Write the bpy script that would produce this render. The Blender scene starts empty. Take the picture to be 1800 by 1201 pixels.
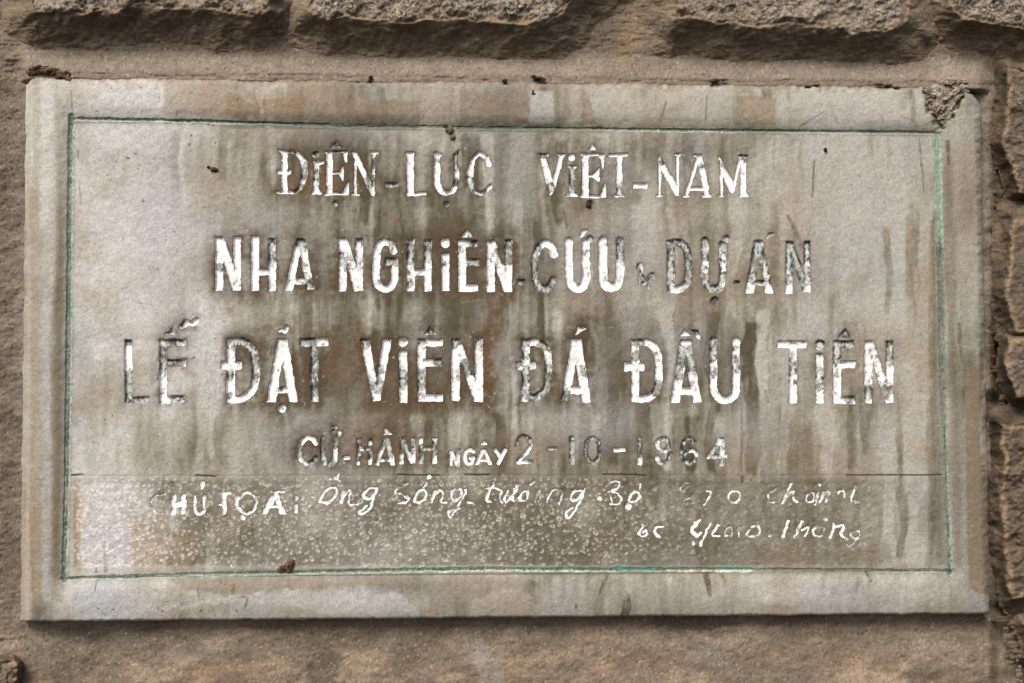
import bpy, bmesh, math, random
import numpy as np
from mathutils import Vector, noise as mnoise
rng = np.random.default_rng(7); random.seed(7)
scene = bpy.context.scene
COL = scene.collection

# ------------------------------------------------------------------ camera (solved from the four corners of the slab)
F = 1500.0
CAM = np.array([-0.0270291, -0.8869165, -0.0175440])
ROT = (1.59727023, 5.58515476e-4, -3.01944930e-2)
cam = bpy.data.cameras.new('camera'); cam.sensor_width = 36; cam.lens = F/1800*36; cam.clip_end = 100; cam.clip_start = 0.01
co = bpy.data.objects.new('camera', cam); COL.objects.link(co)
co.location = CAM; co.rotation_euler = ROT; scene.camera = co
# ------------------------------------------------------------------ daylight: overcast sky and a large soft sun
SUN_EL, SUN_AZ = math.radians(46), math.radians(-28)      # azimuth from straight in front of the wall, towards the left
w = bpy.data.worlds.new('World'); scene.world = w; w.use_nodes = True
nt = w.node_tree
sky = nt.nodes.new('ShaderNodeTexSky'); sky.sky_type = 'NISHITA'; sky.sun_disc = False
sky.sun_elevation = SUN_EL; sky.sun_rotation = math.radians(180) - SUN_AZ; sky.air_density = 0.6; sky.dust_density = 5; sky.ozone_density = 0.6
bg = nt.nodes['Background']; bg.inputs['Strength'].default_value = 0.09
nt.links.new(sky.outputs['Color'], bg.inputs['Color'])
sd = Vector((math.cos(SUN_EL)*math.sin(SUN_AZ), -math.cos(SUN_EL)*math.cos(SUN_AZ), math.sin(SUN_EL)))
sl = bpy.data.lights.new('sun', 'SUN'); sl.energy = 1.5; sl.angle = math.radians(24); sl.color = (1, 0.99, 0.93)
so = bpy.data.objects.new('sun', sl); COL.objects.link(so); so.rotation_euler = sd.to_track_quat('Z', 'Y').to_euler(); so.location = sd*3
scene.view_settings.view_transform = 'Standard'; scene.view_settings.look = 'None'
scene.view_settings.exposure = 0.73; scene.view_settings.gamma = 1

# ------------------------------------------------------------------ mapping: photograph pixel -> point on a plane of the wall
PX = 1/1690.0                                  # one pixel of the survey grid on the slab, in metres
def rotm(a, b, c):
    ca, sa, cb, sb, cc, sc = np.cos(a), np.sin(a), np.cos(b), np.sin(b), np.cos(c), np.sin(c)
    return np.array([[cc,-sc,0],[sc,cc,0],[0,0,1]]) @ np.array([[cb,0,sb],[0,1,0],[-sb,0,cb]]) @ np.array([[1,0,0],[0,ca,-sa],[0,sa,ca]])
RM = rotm(*ROT)
def PT(x, y, d=0.0):
    """survey position (x,y), height d (pixels, towards the viewer) -> world points"""
    x = np.asarray(x, float); y = np.asarray(y, float); d = np.asarray(d, float)*PX
    v = np.stack([(x-900)/F, -(y-600.5)/F, -np.ones_like(x)], -1) @ RM.T
    t = (-d - CAM[1])/v[..., 1]
    return CAM + v*t[..., None]

# ------------------------------------------------------------------ numpy noise
def _h(ix, iy, s):
    n = ix.astype(np.int32).view(np.uint32)*np.uint32(374761393) + iy.astype(np.int32).view(np.uint32)*np.uint32(668265263) + np.uint32((s*1442695041) & 0xffffffff)
    n = (n ^ (n >> np.uint32(13)))*np.uint32(1274126177)
    n = n ^ (n >> np.uint32(16))
    return (n & np.uint32(0xffff)).astype(np.float32)*np.float32(2/65535.0) - np.float32(1)
def vn(x, y, s=0):
    x = np.asarray(x, np.float32); y = np.asarray(y, np.float32)
    ix = np.floor(x); iy = np.floor(y); fx = x-ix; fy = y-iy; ix = np.ascontiguousarray(ix); iy = np.ascontiguousarray(iy)
    fx = fx*fx*(3-2*fx); fy = fy*fy*(3-2*fy)
    a = _h(ix, iy, s); b = _h(ix+1, iy, s); c = _h(ix, iy+1, s); d = _h(ix+1, iy+1, s)
    return (a*(1-fx)+b*fx)*(1-fy) + (c*(1-fx)+d*fx)*fy
def fbm(x, y, s=0, o=4, g=0.55):
    t = 0; a = 1; n = 0
    for i in range(o):
        t = t + a*vn(x + 17.3*i, y - 9.1*i, s+i*31); n += a; a *= g
        x, y = x*1.93 + y*0.31, y*1.93 - x*0.31/1.93
    return t/n*1.6
def ss(a, b, t):
    t = np.clip((t-a)/(b-a), 0, 1); return t*t*(3-2*t)
def S(r, g, b):
    c = np.array([r, g, b], float)/255
    return np.where(c < .04045, c/12.92, ((c+.055)/1.055)**2.4)/1.12

# ------------------------------------------------------------------ survey rasters, one sample per pixel, with a margin
X0, Y0, X1, Y1 = -150, -150, 1950, 1350
XX, YY = np.meshgrid(np.arange(X0, X1+1.0), np.arange(Y0, Y1+1.0))
def box(x0, y0, x1, y1):
    x0 = int(max(X0, math.floor(x0))); y0 = int(max(Y0, math.floor(y0))); x1 = int(min(X1, math.ceil(x1))); y1 = int(min(Y1, math.ceil(y1)))
    return slice(y0-Y0, y1-Y0+1), slice(x0-X0, x1-X0+1)
def samp(A, x, y):
    fx = np.clip(x-X0, 0, X1-X0-1.001); fy = np.clip(y-Y0, 0, Y1-Y0-1.001)
    ix = fx.astype(int); iy = fy.astype(int); fx = fx-ix; fy = fy-iy
    if A.ndim == 3: fx = fx[..., None]; fy = fy[..., None]
    return (A[iy, ix]*(1-fx)+A[iy, ix+1]*fx)*(1-fy) + (A[iy+1, ix]*(1-fx)+A[iy+1, ix+1]*fx)*fy

def sd_poly(x, y, P):
    P = np.asarray(P, float); d = np.full(x.shape, 1e9); ins = np.zeros(x.shape, bool)
    for i in range(len(P)):
        ax, ay = P[i]; bx, by = P[(i+1) % len(P)]
        ex, ey = bx-ax, by-ay
        t = np.clip(((x-ax)*ex+(y-ay)*ey)/(ex*ex+ey*ey+1e-9), 0, 1)
        d = np.minimum(d, (x-ax-ex*t)**2+(y-ay-ey*t)**2)
        if ay != by:
            ins ^= ((ay > y) != (by > y)) & (x < (bx-ax)*(y-ay)/(by-ay)+ax)
    return np.where(ins, -1, 1)*np.sqrt(d)
def sd_line(x, y, P, W):
    P = np.asarray(P, float); W = np.broadcast_to(np.asarray(W, float)/2, (len(P),)) if np.ndim(W) == 0 else np.asarray(W, float)/2
    d = np.full(x.shape, 1e9)
    for i in range(len(P)-1):
        ax, ay = P[i]; bx, by = P[i+1]; ex, ey = bx-ax, by-ay
        t = np.clip(((x-ax)*ex+(y-ay)*ey)/(ex*ex+ey*ey+1e-9), 0, 1)
        d = np.minimum(d, np.hypot(x-ax-ex*t, y-ay-ey*t) - (W[i]*(1-t)+W[i+1]*t))
    return d
def smooth_pts(P, W, closed=False, n=5):
    P = np.asarray(P, float); m = len(P)
    W = np.full(m, float(W)) if np.ndim(W) == 0 else np.asarray(W, float)
    A = np.concatenate([P, W[:, None]], 1)
    if closed: A = np.concatenate([A[-1:], A, A[:2]])
    else: A = np.concatenate([2*A[:1]-A[1:2], A, 2*A[-1:]-A[-2:-1]])
    out = []
    for i in range(1, len(A)-2):
        for k in range(n):
            t = k/n
            out.append(.5*((2*A[i]) + (-A[i-1]+A[i+1])*t + (2*A[i-1]-5*A[i]+4*A[i+1]-A[i+2])*t*t + (-A[i-1]+3*A[i]-3*A[i+1]+A[i+2])*t**3))
    out.append(A[-2]); out = np.array(out)
    return out[:, :2], np.maximum(out[:, 2], .5)

# ------------------------------------------------------------------ the inscription: strokes of each letter
# B bar x1 y1 x2 y2 width | P polygon | C open curve, width(s) | O closed curve | D dot x y r ; X wear spot x y r amount
LINES = []
def B(a, b, c, d, w): return ('B', a, b, c, d, w)
def P(*p): return ('P', [(p[i], p[i+1]) for i in range(0, len(p), 2)])
def Cv(w, *p): return ('C', [(p[i], p[i+1]) for i in range(0, len(p), 2)], w)
def O(w, *p): return ('O', [(p[i], p[i+1]) for i in range(0, len(p), 2)], w)
def D(x, y, r): return ('D', x, y, r)
def X(x, y, r, a): return ('X', x, y, r, a)
def line(ox, oy, s, depth, *letters): LINES.append((ox, oy, s, depth, letters))

line(470, 240, 4.0909, 4.2,
 ('Đ', .85, B(122,105,124,408,38), P(84,98,148,108,148,124,110,124), P(60,400,200,392,205,410,85,414), Cv([8,20,38,40,32,16,8],145,112,205,120,258,180,266,262,245,350,200,398,140,406), B(75,258,165,258,28), X(240,260,60,-.5), X(210,390,25,-.8), X(190,118,30,-.5)),
 ('i', .8, D(350,130,21), B(352,185,352,405,34), P(328,182,405,178,405,190,372,205,340,200), P(315,414,340,360,364,360,388,414), X(352,130,20,-.4), X(355,280,50,-.4)),
 ('Ệ', .9, B(447,115,447,412,40), B(412,113,572,110,12), P(576,108,570,190,556,170,545,115), B(465,268,530,264,10), P(515,264,545,214,545,322), B(408,415,575,412,12), P(582,418,584,318,542,408), P(455,79,492,40,532,79), D(490,485,19), X(490,485,25,-.8), X(510,110,60,-.3), X(492,60,40,-.2), X(580,330,25,-.5)),
 ('N', .85, B(632,115,632,415,14), P(608,108,642,118,722,290,772,400,766,426,748,418,700,320,632,172), B(765,120,760,420,16), B(745,120,796,118,16), B(608,418,657,418,13), X(745,330,45,-.7), X(765,200,60,-.4)),
 ('-', .12, B(850,348,935,348,28)),
 ('L', .97, B(1028,122,1030,415,42), B(998,124,1052,124,16), B(1004,416,1142,412,17)),
 ('Ự', .85, Cv([38,38,40,34,26,28,36,34,24,22],1222,130,1222,250,1222,330,1245,390,1290,412,1335,390,1358,330,1358,240,1352,180,1350,135), B(1195,130,1260,130,16), P(1350,120,1380,100,1396,125,1372,140), D(1290,488,17), X(1350,180,60,-.9), X(1362,330,40,-.5), X(1290,488,25,-.7), X(1225,180,20,-.6)),
 ('C', .85, Cv([36,30,24,22,32,42,36,26,22,28],1592,200,1570,150,1525,128,1485,160,1465,230,1456,290,1465,350,1500,402,1550,408,1602,362), X(1460,330,50,-.9), X(1530,410,40,-.7)))
line(910, 240, 4.0909, 4.2,
 ('V', .9, P(152,132,190,132,262,350,262,380,240,425,215,370,180,220), P(300,132,330,132,270,370,248,350), B(148,133,218,133,13), B(290,133,338,132,12), X(185,145,25,-.9), X(240,370,35,-.9)),
 ('i', .8, D(387,152,23), B(390,215,390,425,36), B(358,219,420,219,13), P(348,432,385,380,395,380,430,432), X(390,325,45,-.9), X(385,260,30,-.5)),
 ('Ệ', .92, B(487,132,487,432,40), B(450,133,620,132,13), P(622,130,616,238,600,180,585,135), B(505,285,555,285,12), P(528,285,586,228,584,326), B(450,434,630,432,13), P(633,438,632,338,590,430), P(512,96,535,56,562,96), D(518,485,22), X(518,485,30,-.9), X(500,175,15,-.4)),
 ('T', .93, B(656,136,790,134,20), B(730,135,731,425,34), B(694,428,762,428,12), X(730,395,40,-.7)),
 ('-', .95, B(833,356,931,354,34)),
 ('N', .92, P(1015,140,1036,165,1150,360,1152,425,1132,415,1040,250,1018,200), B(1022,150,1020,425,14), B(1000,428,1040,428,12), B(1152,135,1150,420,14), B(1132,132,1170,132,11), X(1045,190,20,-.4)),
 ('A', .92, B(1298,150,1212,425,17), P(1285,130,1322,135,1382,428,1345,428), B(1240,378,1345,375,24), B(1190,429,1235,429,12), B(1328,428,1390,429,14), B(1266,134,1300,150,12), X(1325,210,20,-.6)),
 ('M', .88, B(1465,190,1466,425,14), P(1458,175,1478,200,1560,350,1545,410,1520,390,1470,260), B(1602,150,1548,395,16), B(1620,140,1622,425,38), B(1590,145,1656,140,16), P(1590,433,1608,395,1640,395,1662,433), B(1448,428,1482,428,11), B(1445,142,1468,185,9), X(1630,145,30,-.8), X(1475,210,25,-.5)))
line(360, 390, 3.2143, 5.0,
 ('N', .95, B(82,87,82,388,40), B(182,88,182,388,38), P(65,90,106,90,202,385,160,388), X(85,265,25,-.8), X(180,370,30,-.3)),
 ('H', .93, B(284,82,284,388,40), B(381,95,382,388,38), B(284,285,381,285,30), X(378,190,55,-.7), X(390,110,20,-.5)),
 ('A', .9, P(520,96,552,96,495,388,453,388), P(530,97,565,100,615,382,574,382), B(500,335,592,333,32), X(545,115,40,-.8), X(590,350,40,-.6), X(575,270,30,-.3)),
 ('N', .9, B(779,95,779,390,40), B(873,95,872,388,38), P(762,93,802,95,895,385,848,390), X(780,220,60,-.45), X(870,110,30,-.5)),
 ('G', .9, Cv([38,34,34,38,40,40,38,38,38,38,38],1065,165,1050,125,1012,115,978,150,970,250,972,330,995,372,1040,375,1070,330,1072,270,1072,225), B(1020,226,1092,224,36), X(1050,215,45,-.8), X(1060,120,30,-.6), X(985,345,20,-.7)),
 ('H', .85, B(1163,98,1164,390,38), B(1261,105,1260,390,38), B(1164,288,1262,285,32), X(1163,170,60,-.8), X(1262,170,60,-.7), X(1160,350,25,-.5)),
 ('i', .93, D(1358,121,25), B(1359,178,1360,390,40), X(1355,240,20,-.6)),
 ('Ê', .93, B(1453,106,1453,390,40), B(1435,122,1540,124,34), B(1453,228,1548,228,34), B(1435,374,1542,374,36), P(1453,85,1482,48,1512,85), X(1525,122,30,-.8), X(1530,228,35,-.9), X(1460,165,40,-.3)),
 ('N', .85, B(1615,108,1615,395,40), B(1715,105,1715,395,38), P(1598,108,1638,108,1735,390,1690,393), X(1715,170,60,-.9), X(1665,230,30,-.4)),
 ('-', .2, B(1768,341,1808,341,26)))
line(900, 390, 3.2143, 5.0,
 ('C', .8, Cv([42,40,36,34,36,34,34,36,38,36],236,185,222,140,188,122,148,150,130,200,126,260,135,335,165,375,202,376,236,325), X(125,300,60,-1.1), X(180,380,70,-1.1), X(150,150,25,-.5)),
 ('Ứ', .96, Cv([38,40,40,40,42,40,40,40],322,108,324,310,342,360,370,378,402,362,420,310,418,210,418,115), P(384,86,395,48,425,46,402,78), D(440,98,19), X(440,98,25,-.9), X(418,180,25,-.5)),
 ('U', .92, Cv([46,46,46,44,42,42,42,42],513,108,515,310,532,360,560,373,595,358,610,300,612,200,612,110), X(615,170,70,-.8), X(600,330,25,-.4)),
 ('&', .50, Cv(11,772,375,755,325,722,290,708,258,720,240,734,255,728,280,718,310,722,338,745,350,768,330,778,300,800,298,798,318)),
 ('D', .7, B(897,108,897,394,40), Cv([38,38,38,38,38,38,38,36],897,124,945,120,982,150,996,220,996,310,978,360,940,382,897,384), X(900,220,60,-1), X(985,200,70,-1), X(1000,330,30,-.8)),
 ('Ự', .6, Cv([38,38,38,38,38,38,38,38,38],1090,110,1090,220,1090,320,1108,368,1140,382,1176,365,1190,310,1190,220,1190,130), D(1212,98,20), D(1142,448,21), X(1120,370,50,-.9), X(1212,98,25,-.9), X(1142,448,25,-.8), X(1090,160,40,-.6)),
 ('-', .2, B(1255,345,1285,345,18)),
 ('Á', .6, P(1368,108,1404,108,1364,402,1320,402), P(1378,108,1414,108,1472,402,1434,402), B(1365,345,1440,345,26), P(1436,98,1452,66,1482,64,1455,90), X(1370,250,70,-.6), X(1420,280,50,-.7), X(1340,385,25,.9), X(1452,385,25,.6)),
 ('N', .62, B(1566,112,1567,403,36), B(1667,112,1668,395,34), P(1550,112,1584,112,1688,396,1645,396), X(1570,200,70,-.5), X(1650,330,60,-.5), X(1667,385,25,.6), X(1567,385,25,.6), X(1665,160,50,-.9)))
line(200, 550, 4.0909, 5.0,
 ('L', .62, B(105,198,107,640,50), B(83,628,252,626,38), X(100,540,90,-1.1), X(200,612,70,-.7), X(105,330,80,.5), X(110,200,30,-.5)),
 ('Ễ', .82, B(355,193,355,642,48), B(335,217,514,214,42), B(355,362,516,362,46), B(333,625,510,622,46), P(370,155,423,113,458,155), Cv([34,44,20,40,44],494,96,518,76,546,78,574,74,592,60), X(440,215,60,-.7), X(450,360,60,-.5), X(355,350,80,-.4), X(470,612,50,-.5), X(500,95,25,-.4)),
 ('Đ', .9, B(842,188,842,642,54), Cv([50,50,50,52,52,50,48,50],842,208,930,208,995,258,1020,370,1016,500,984,570,920,615,842,624), B(770,378,916,378,52), X(930,215,80,-.9), X(1020,330,90,-.9), X(835,440,35,-.7), X(1010,480,50,-.6), X(835,600,25,-.6)),
 ('Ặ', .97, P(1180,190,1235,190,1162,640,1102,637), P(1185,190,1245,190,1320,638,1262,638), B(1165,558,1282,555,34), Cv([14,18,20,16],1192,132,1212,124,1232,136,1248,108), D(1210,690,27), X(1215,690,25,-.4), X(1195,555,30,-.7)),
 ('T', .8, B(1338,212,1540,210,54), B(1443,212,1442,636,50), X(1380,200,50,-1.0), X(1445,430,150,-.45), X(1445,580,50,-.4)))
line(600, 550, 3.6, 5.0,
 ('V', .85, P(122,168,174,168,242,552,200,558), P(268,168,316,168,244,556,202,552), X(150,180,35,-.9), X(220,470,50,-.6), X(262,370,25,-.4)),
 ('i', .85, D(390,187,27), B(391,242,393,568,46), X(400,180,25,-.4), X(392,430,60,-.7)),
 ('Ê', .85, B(507,168,509,557,46), B(485,188,640,190,40), B(507,316,640,316,46), B(490,538,642,538,42), P(525,137,563,90,604,137), X(508,440,60,-1.0), X(615,316,30,-.9), X(515,175,30,-.7), X(560,120,30,-.5)),
 ('N', .88, B(725,170,722,556,46), B(870,162,872,560,46), P(703,170,750,170,894,556,845,560), X(725,180,35,-1.1), X(800,360,45,-.9), X(872,190,40,-.6)),
 ('Đ', .72, B(1167,170,1168,557,44), Cv([42,42,42,42,42,42,40,40],1167,190,1235,188,1290,222,1311,300,1310,420,1285,495,1230,533,1167,540), B(1110,335,1228,335,46), X(1305,430,80,-1.1), X(1230,530,50,-.9), X(1275,210,30,-.7), X(1167,400,40,-.7), X(1155,185,25,-.8)),
 ('Á', .94, P(1458,168,1510,168,1436,556,1393,556), P(1460,168,1514,168,1578,565,1526,564), B(1430,489,1542,490,44), P(1483,137,1505,86,1548,98,1512,116), X(1415,530,40,-.9), X(1530,380,40,-.6), X(1520,92,18,-.8)))
line(1080, 550, 3.4615, 5.0,
 ('Đ', .88, B(126,165,128,540,42), Cv([40,40,40,40,42,40,40,40],126,185,205,183,252,225,269,300,268,430,245,488,190,522,126,522), B(60,328,180,328,48), X(150,180,30,-.8), X(262,460,45,-.9), X(122,280,25,-.5)),
 ('Ầ', .9, P(402,168,452,168,393,546,346,546), P(412,168,464,168,528,543,482,543), B(385,477,500,477,40), P(396,139,430,107,463,139), P(463,106,505,108,526,162,505,152), X(465,290,90,-.75), X(400,385,30,-.6), X(490,115,25,-.9)),
 ('U', .92, Cv([40,40,40,42,42,40,40,40],602,172,604,330,606,460,630,515,672,532,716,515,741,455,741,172), X(600,230,60,-.9), X(740,280,60,-.5), X(605,380,30,-.4)),
 ('T', .88, B(996,193,1168,193,38), B(1088,198,1088,548,40), X(1088,350,80,-.4)),
 ('i', .82, D(1250,195,27), B(1248,250,1250,548,42), X(1250,185,30,-1.0), X(1250,400,90,-.3)),
 ('Ê', .82, B(1355,172,1355,550,44), B(1335,193,1455,193,40), B(1355,318,1465,315,38), B(1335,532,1462,530,40), P(1362,150,1405,96,1434,150), X(1400,130,40,-1.0), X(1410,193,50,-.8), X(1350,260,50,-.5), X(1445,525,25,-.7)),
 ('N', .82, B(1548,172,1545,548,44), B(1676,172,1675,545,40), P(1528,173,1574,173,1697,546,1653,546), X(1678,230,70,-.8), X(1545,480,50,-.6), X(1670,480,40,-.6)))
line(500, 740, 4.5, 3.6,
 ('C', .75, Cv([30,30,30,34,36,34,34,34,30],248,178,225,145,180,138,138,172,116,235,130,300,178,343,222,332,250,292), X(115,250,50,-.6), X(230,310,40,-.6), X(215,150,25,.4)),
 ('Ử', .5, Cv([32,32,32,32,32,32,32],302,138,302,270,322,328,360,345,394,328,405,270,407,140), Cv([14,22,26],408,140,428,120,438,92), Cv([10,16,16,10],378,44,402,48,402,66,384,82), X(405,260,40,.5), X(435,100,25,.5), X(300,200,50,-.4)),
 ('-', .97, B(470,293,518,293,24)),
 ('H', .42, B(588,138,585,346,26), B(683,140,677,346,26), B(588,225,680,222,26), X(610,215,15,.8), X(675,180,18,.7), X(670,335,20,.8), X(580,340,15,.8)),
 ('À', .75, P(785,138,815,138,745,348,716,348), P(795,138,826,138,876,348,840,348), B(755,310,842,310,22), P(783,112,800,62,855,106), X(825,210,50,-.6), X(855,335,25,.4)),
 ('N', .68, B(928,135,928,342,24), B(1018,140,1018,337,28), P(913,135,944,135,1032,337,998,337), X(1020,230,40,-.4), X(925,200,50,-.5)),
 ('H', .55, B(1080,138,1080,337,32), B(1188,140,1188,337,32), B(1080,222,1188,218,26), X(1130,220,50,-.7), X(1080,160,25,.6), X(1188,320,25,.6), X(1188,150,20,.5)),
 ('N', .7, B(1316,235,1318,352,18), B(1373,228,1373,358,24), P(1306,232,1328,232,1382,356,1360,358)),
 ('G', .95, Cv([22,22,24,24,24,22,20],1495,245,1462,230,1430,252,1424,300,1448,338,1482,328,1486,290), B(1460,292,1505,292,18)),
 ('À', .92, P(1562,228,1584,228,1532,345,1508,345), P(1568,228,1590,228,1642,345,1616,345), B(1535,312,1612,312,15), P(1555,188,1575,163,1602,188), X(1575,180,20,-.3)),
 ('Y', .95, B(1664,228,1708,288,24), B(1748,222,1684,345,25)))
line(900, 740, 4.5, 3.6,
 ('2', .45, Cv([22,20,22,26,26,26,24],36,198,52,145,95,122,138,150,148,200,105,262,48,312), B(28,326,165,325,26), X(120,240,35,.9), X(90,326,50,.6), X(60,140,60,-.5)),
 ('-', .1, B(285,222,360,222,17)),
 ('1', .22, B(475,125,475,346,36)),
 ('0', .25, O(28,640,138,598,160,584,230,594,295,640,332,684,295,693,225,680,160)),
 ('-', .97, B(808,232,892,232,26)),
 ('1', .6, B(1013,128,1012,350,32), X(1010,220,60,-.6), X(1010,335,25,.5)),
 ('9', .4, O(26,1192,140,1156,160,1150,205,1180,240,1220,230,1238,190,1225,152), Cv(27,1238,190,1248,250,1240,305,1200,335,1160,320,1145,290), X(1150,300,25,.7), X(1170,230,30,.4)),
 ('6', .3, Cv(27,1442,172,1405,138,1362,158,1346,220,1350,295,1400,335,1450,305,1458,262,1430,235,1390,240,1362,262), X(1440,260,35,.6)),
 ('4', .85, B(1650,140,1565,285,30), B(1662,135,1662,350,32), B(1546,285,1700,283,28), X(1660,330,25,-.7), X(1600,230,30,-.5)))
line(100, 830, 3.6, 2.6,
 ('C', .6, Cv(14,690,140,625,150,596,190,616,245,670,266)),
 ('H', .97, B(740,145,738,266,32), B(802,145,802,266,32), B(740,208,800,205,34)),
 ('Ủ', .92, Cv(24,872,158,874,238,902,262,930,240,932,155), D(925,78,15), B(925,80,918,108,10)),
 ('T', .9, B(1012,134,1102,132,15), B(1062,135,1060,264,28), B(1020,205,1062,205,10)),
 ('Ọ', .9, O([26,34,44,32,26,28,28,26],1200,132,1158,155,1136,195,1160,242,1205,260,1250,235,1262,185,1240,145), D(1180,290,16)),
 ('A', .92, P(1372,135,1400,135,1330,262,1292,262), P(1372,135,1402,135,1444,268,1415,268), B(1340,218,1412,215,20), B(1350,128,1442,128,13)),
 (':', .85, D(1516,166,11), B(1512,205,1512,262,24)))
line(550, 830, 3.6, 2.6,
 ('Ô', 0.97, O([24,26,24,22,22,22],118,95,62,138,45,180,92,192,135,155,150,112), Cv(14,110,40,145,48,165,18), B(135,30,175,62,12), X(120,70,25,-.4)),
 ('n', 0.97, B(198,118,172,196,20), Cv(15,195,150,222,118,240,118,228,190,250,208,286,204)),
 ('g', 0.97, O(22,400,105,348,108,322,148,345,170,382,150), Cv(18,404,108,375,190,358,230,315,266,294,245,340,215)),
 ('s', 0.91, Cv(16,600,70,540,95,520,128,565,145,605,165,590,192,540,196), D(530,100,12), X(560,120,40,-.4)),
 ('ố', 0.97, O(18,700,108,655,140,642,182,690,186,716,145), B(698,98,722,68,12), D(735,32,12)),
 ('n', 0.97, B(778,115,748,195,18), Cv(13,770,145,805,115,822,135,812,188,845,188)),
 ('g', 0.88, O(16,935,110,888,120,872,158,900,178,935,150), Cv(14,970,115,930,195,895,250,865,285,860,250,930,225)),
 ('-', 0.94, B(972,193,1016,195,11)),
 ('t', 0.97, Cv([20,24,22,16],1140,78,1108,145,1102,180,1130,188), B(1090,105,1160,100,8)),
 ('r', 0.88, Cv(15,1160,105,1195,125,1180,160,1200,190)),
 ('ư', 0.91, Cv(15,1235,115,1212,170,1232,190,1262,150), B(1282,108,1262,182,16), D(1290,95,9)),
 ('ờ', 0.88, O(14,1350,115,1315,140,1310,180,1345,180,1362,140), B(1370,85,1405,60,14)),
 ('n', 0.68, Cv(12,1405,195,1425,120,1440,130,1432,190)),
 ('g', 0.74, Cv(12,1480,190,1510,118,1560,110,1575,150,1555,205)),
 ('g', 0.94, O(17,1700,115,1648,125,1630,170,1660,182,1695,145), Cv(15,1724,108,1680,200,1620,288,1602,250,1640,222)))
line(1040, 830, 3.6, 2.2,
 ('B', 0.91, Cv(13,112,68,150,55,178,75,160,105,122,122,165,135,188,180,165,205,120,200), B(105,120,130,190,8), D(50,168,12)),
 ('ộ', 0.97, O(17,282,125,242,150,236,182,285,180,306,142), D(234,216,17), B(312,78,300,108,9)),
 ('C', 0.65, Cv(10,620,70,590,68,560,100,580,130,610,90)),
 ('ô', 0.55, Cv(9,640,150,575,190,600,205,660,185)),
 ('n', 0.91, Cv(13,725,118,752,128,740,165,712,205)),
 ('g', 0.81, O(15,930,122,880,128,866,172,900,195,940,160)),
 ('c', 0.65, Cv(12,1165,108,1120,140,1122,188,1160,190)),
 ('h', 0.84, Cv([14,18,20],1262,75,1240,130,1208,196), Cv(15,1235,155,1282,120,1270,165,1302,190)),
 ('á', 0.81, O(13,1400,132,1358,145,1362,190,1400,180), B(1432,128,1416,205,15), D(1442,82,11)),
 ('n', 0.74, B(1470,118,1445,190,14), Cv(13,1460,150,1505,120,1482,188)),
 ('h', 0.71, Cv(13,1555,130,1590,120,1600,158), Cv([14,18,14],1675,90,1640,175,1685,188)),
 ('v', 0.97, Cv(14,316,332,322,352,298,388,318,412,345,395,342,370,322,385)),
 ('à', 0.97, Cv([14,18,22,16],455,345,412,348,396,385,432,412)),
 ('G', 0.97, Cv([20,30,36,30,14],686,305,645,340,634,375,660,398,690,380), Cv([14,16,24],752,322,720,385,690,462), D(640,450,10)),
 ('i', 0.88, Cv(16,800,332,766,392,808,410)),
 ('a', 0.68, O(11,885,350,846,365,845,402,885,402), B(925,340,935,412,10)),
 ('o', 0.84, O(14,1045,345,996,362,990,402,1042,402,1066,368)),
 ('-', 0.74, D(1125,408,9)),
 ('t', 0.88, B(1248,308,1206,412,20)),
 ('h', 0.84, B(1332,308,1280,416,18), Cv(14,1330,365,1372,350,1352,405)),
 ('ô', 0.74, O(13,1445,345,1402,365,1410,405,1452,400,1468,352), D(1480,298,11)),
 ('n', 0.88, B(1535,328,1510,414,18), Cv(15,1530,350,1595,335,1578,395,1620,425)),
 ('g', 0.74, O(12,1690,372,1640,385,1650,420,1690,410), Cv(12,1690,410,1640,470,1608,462)))

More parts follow.
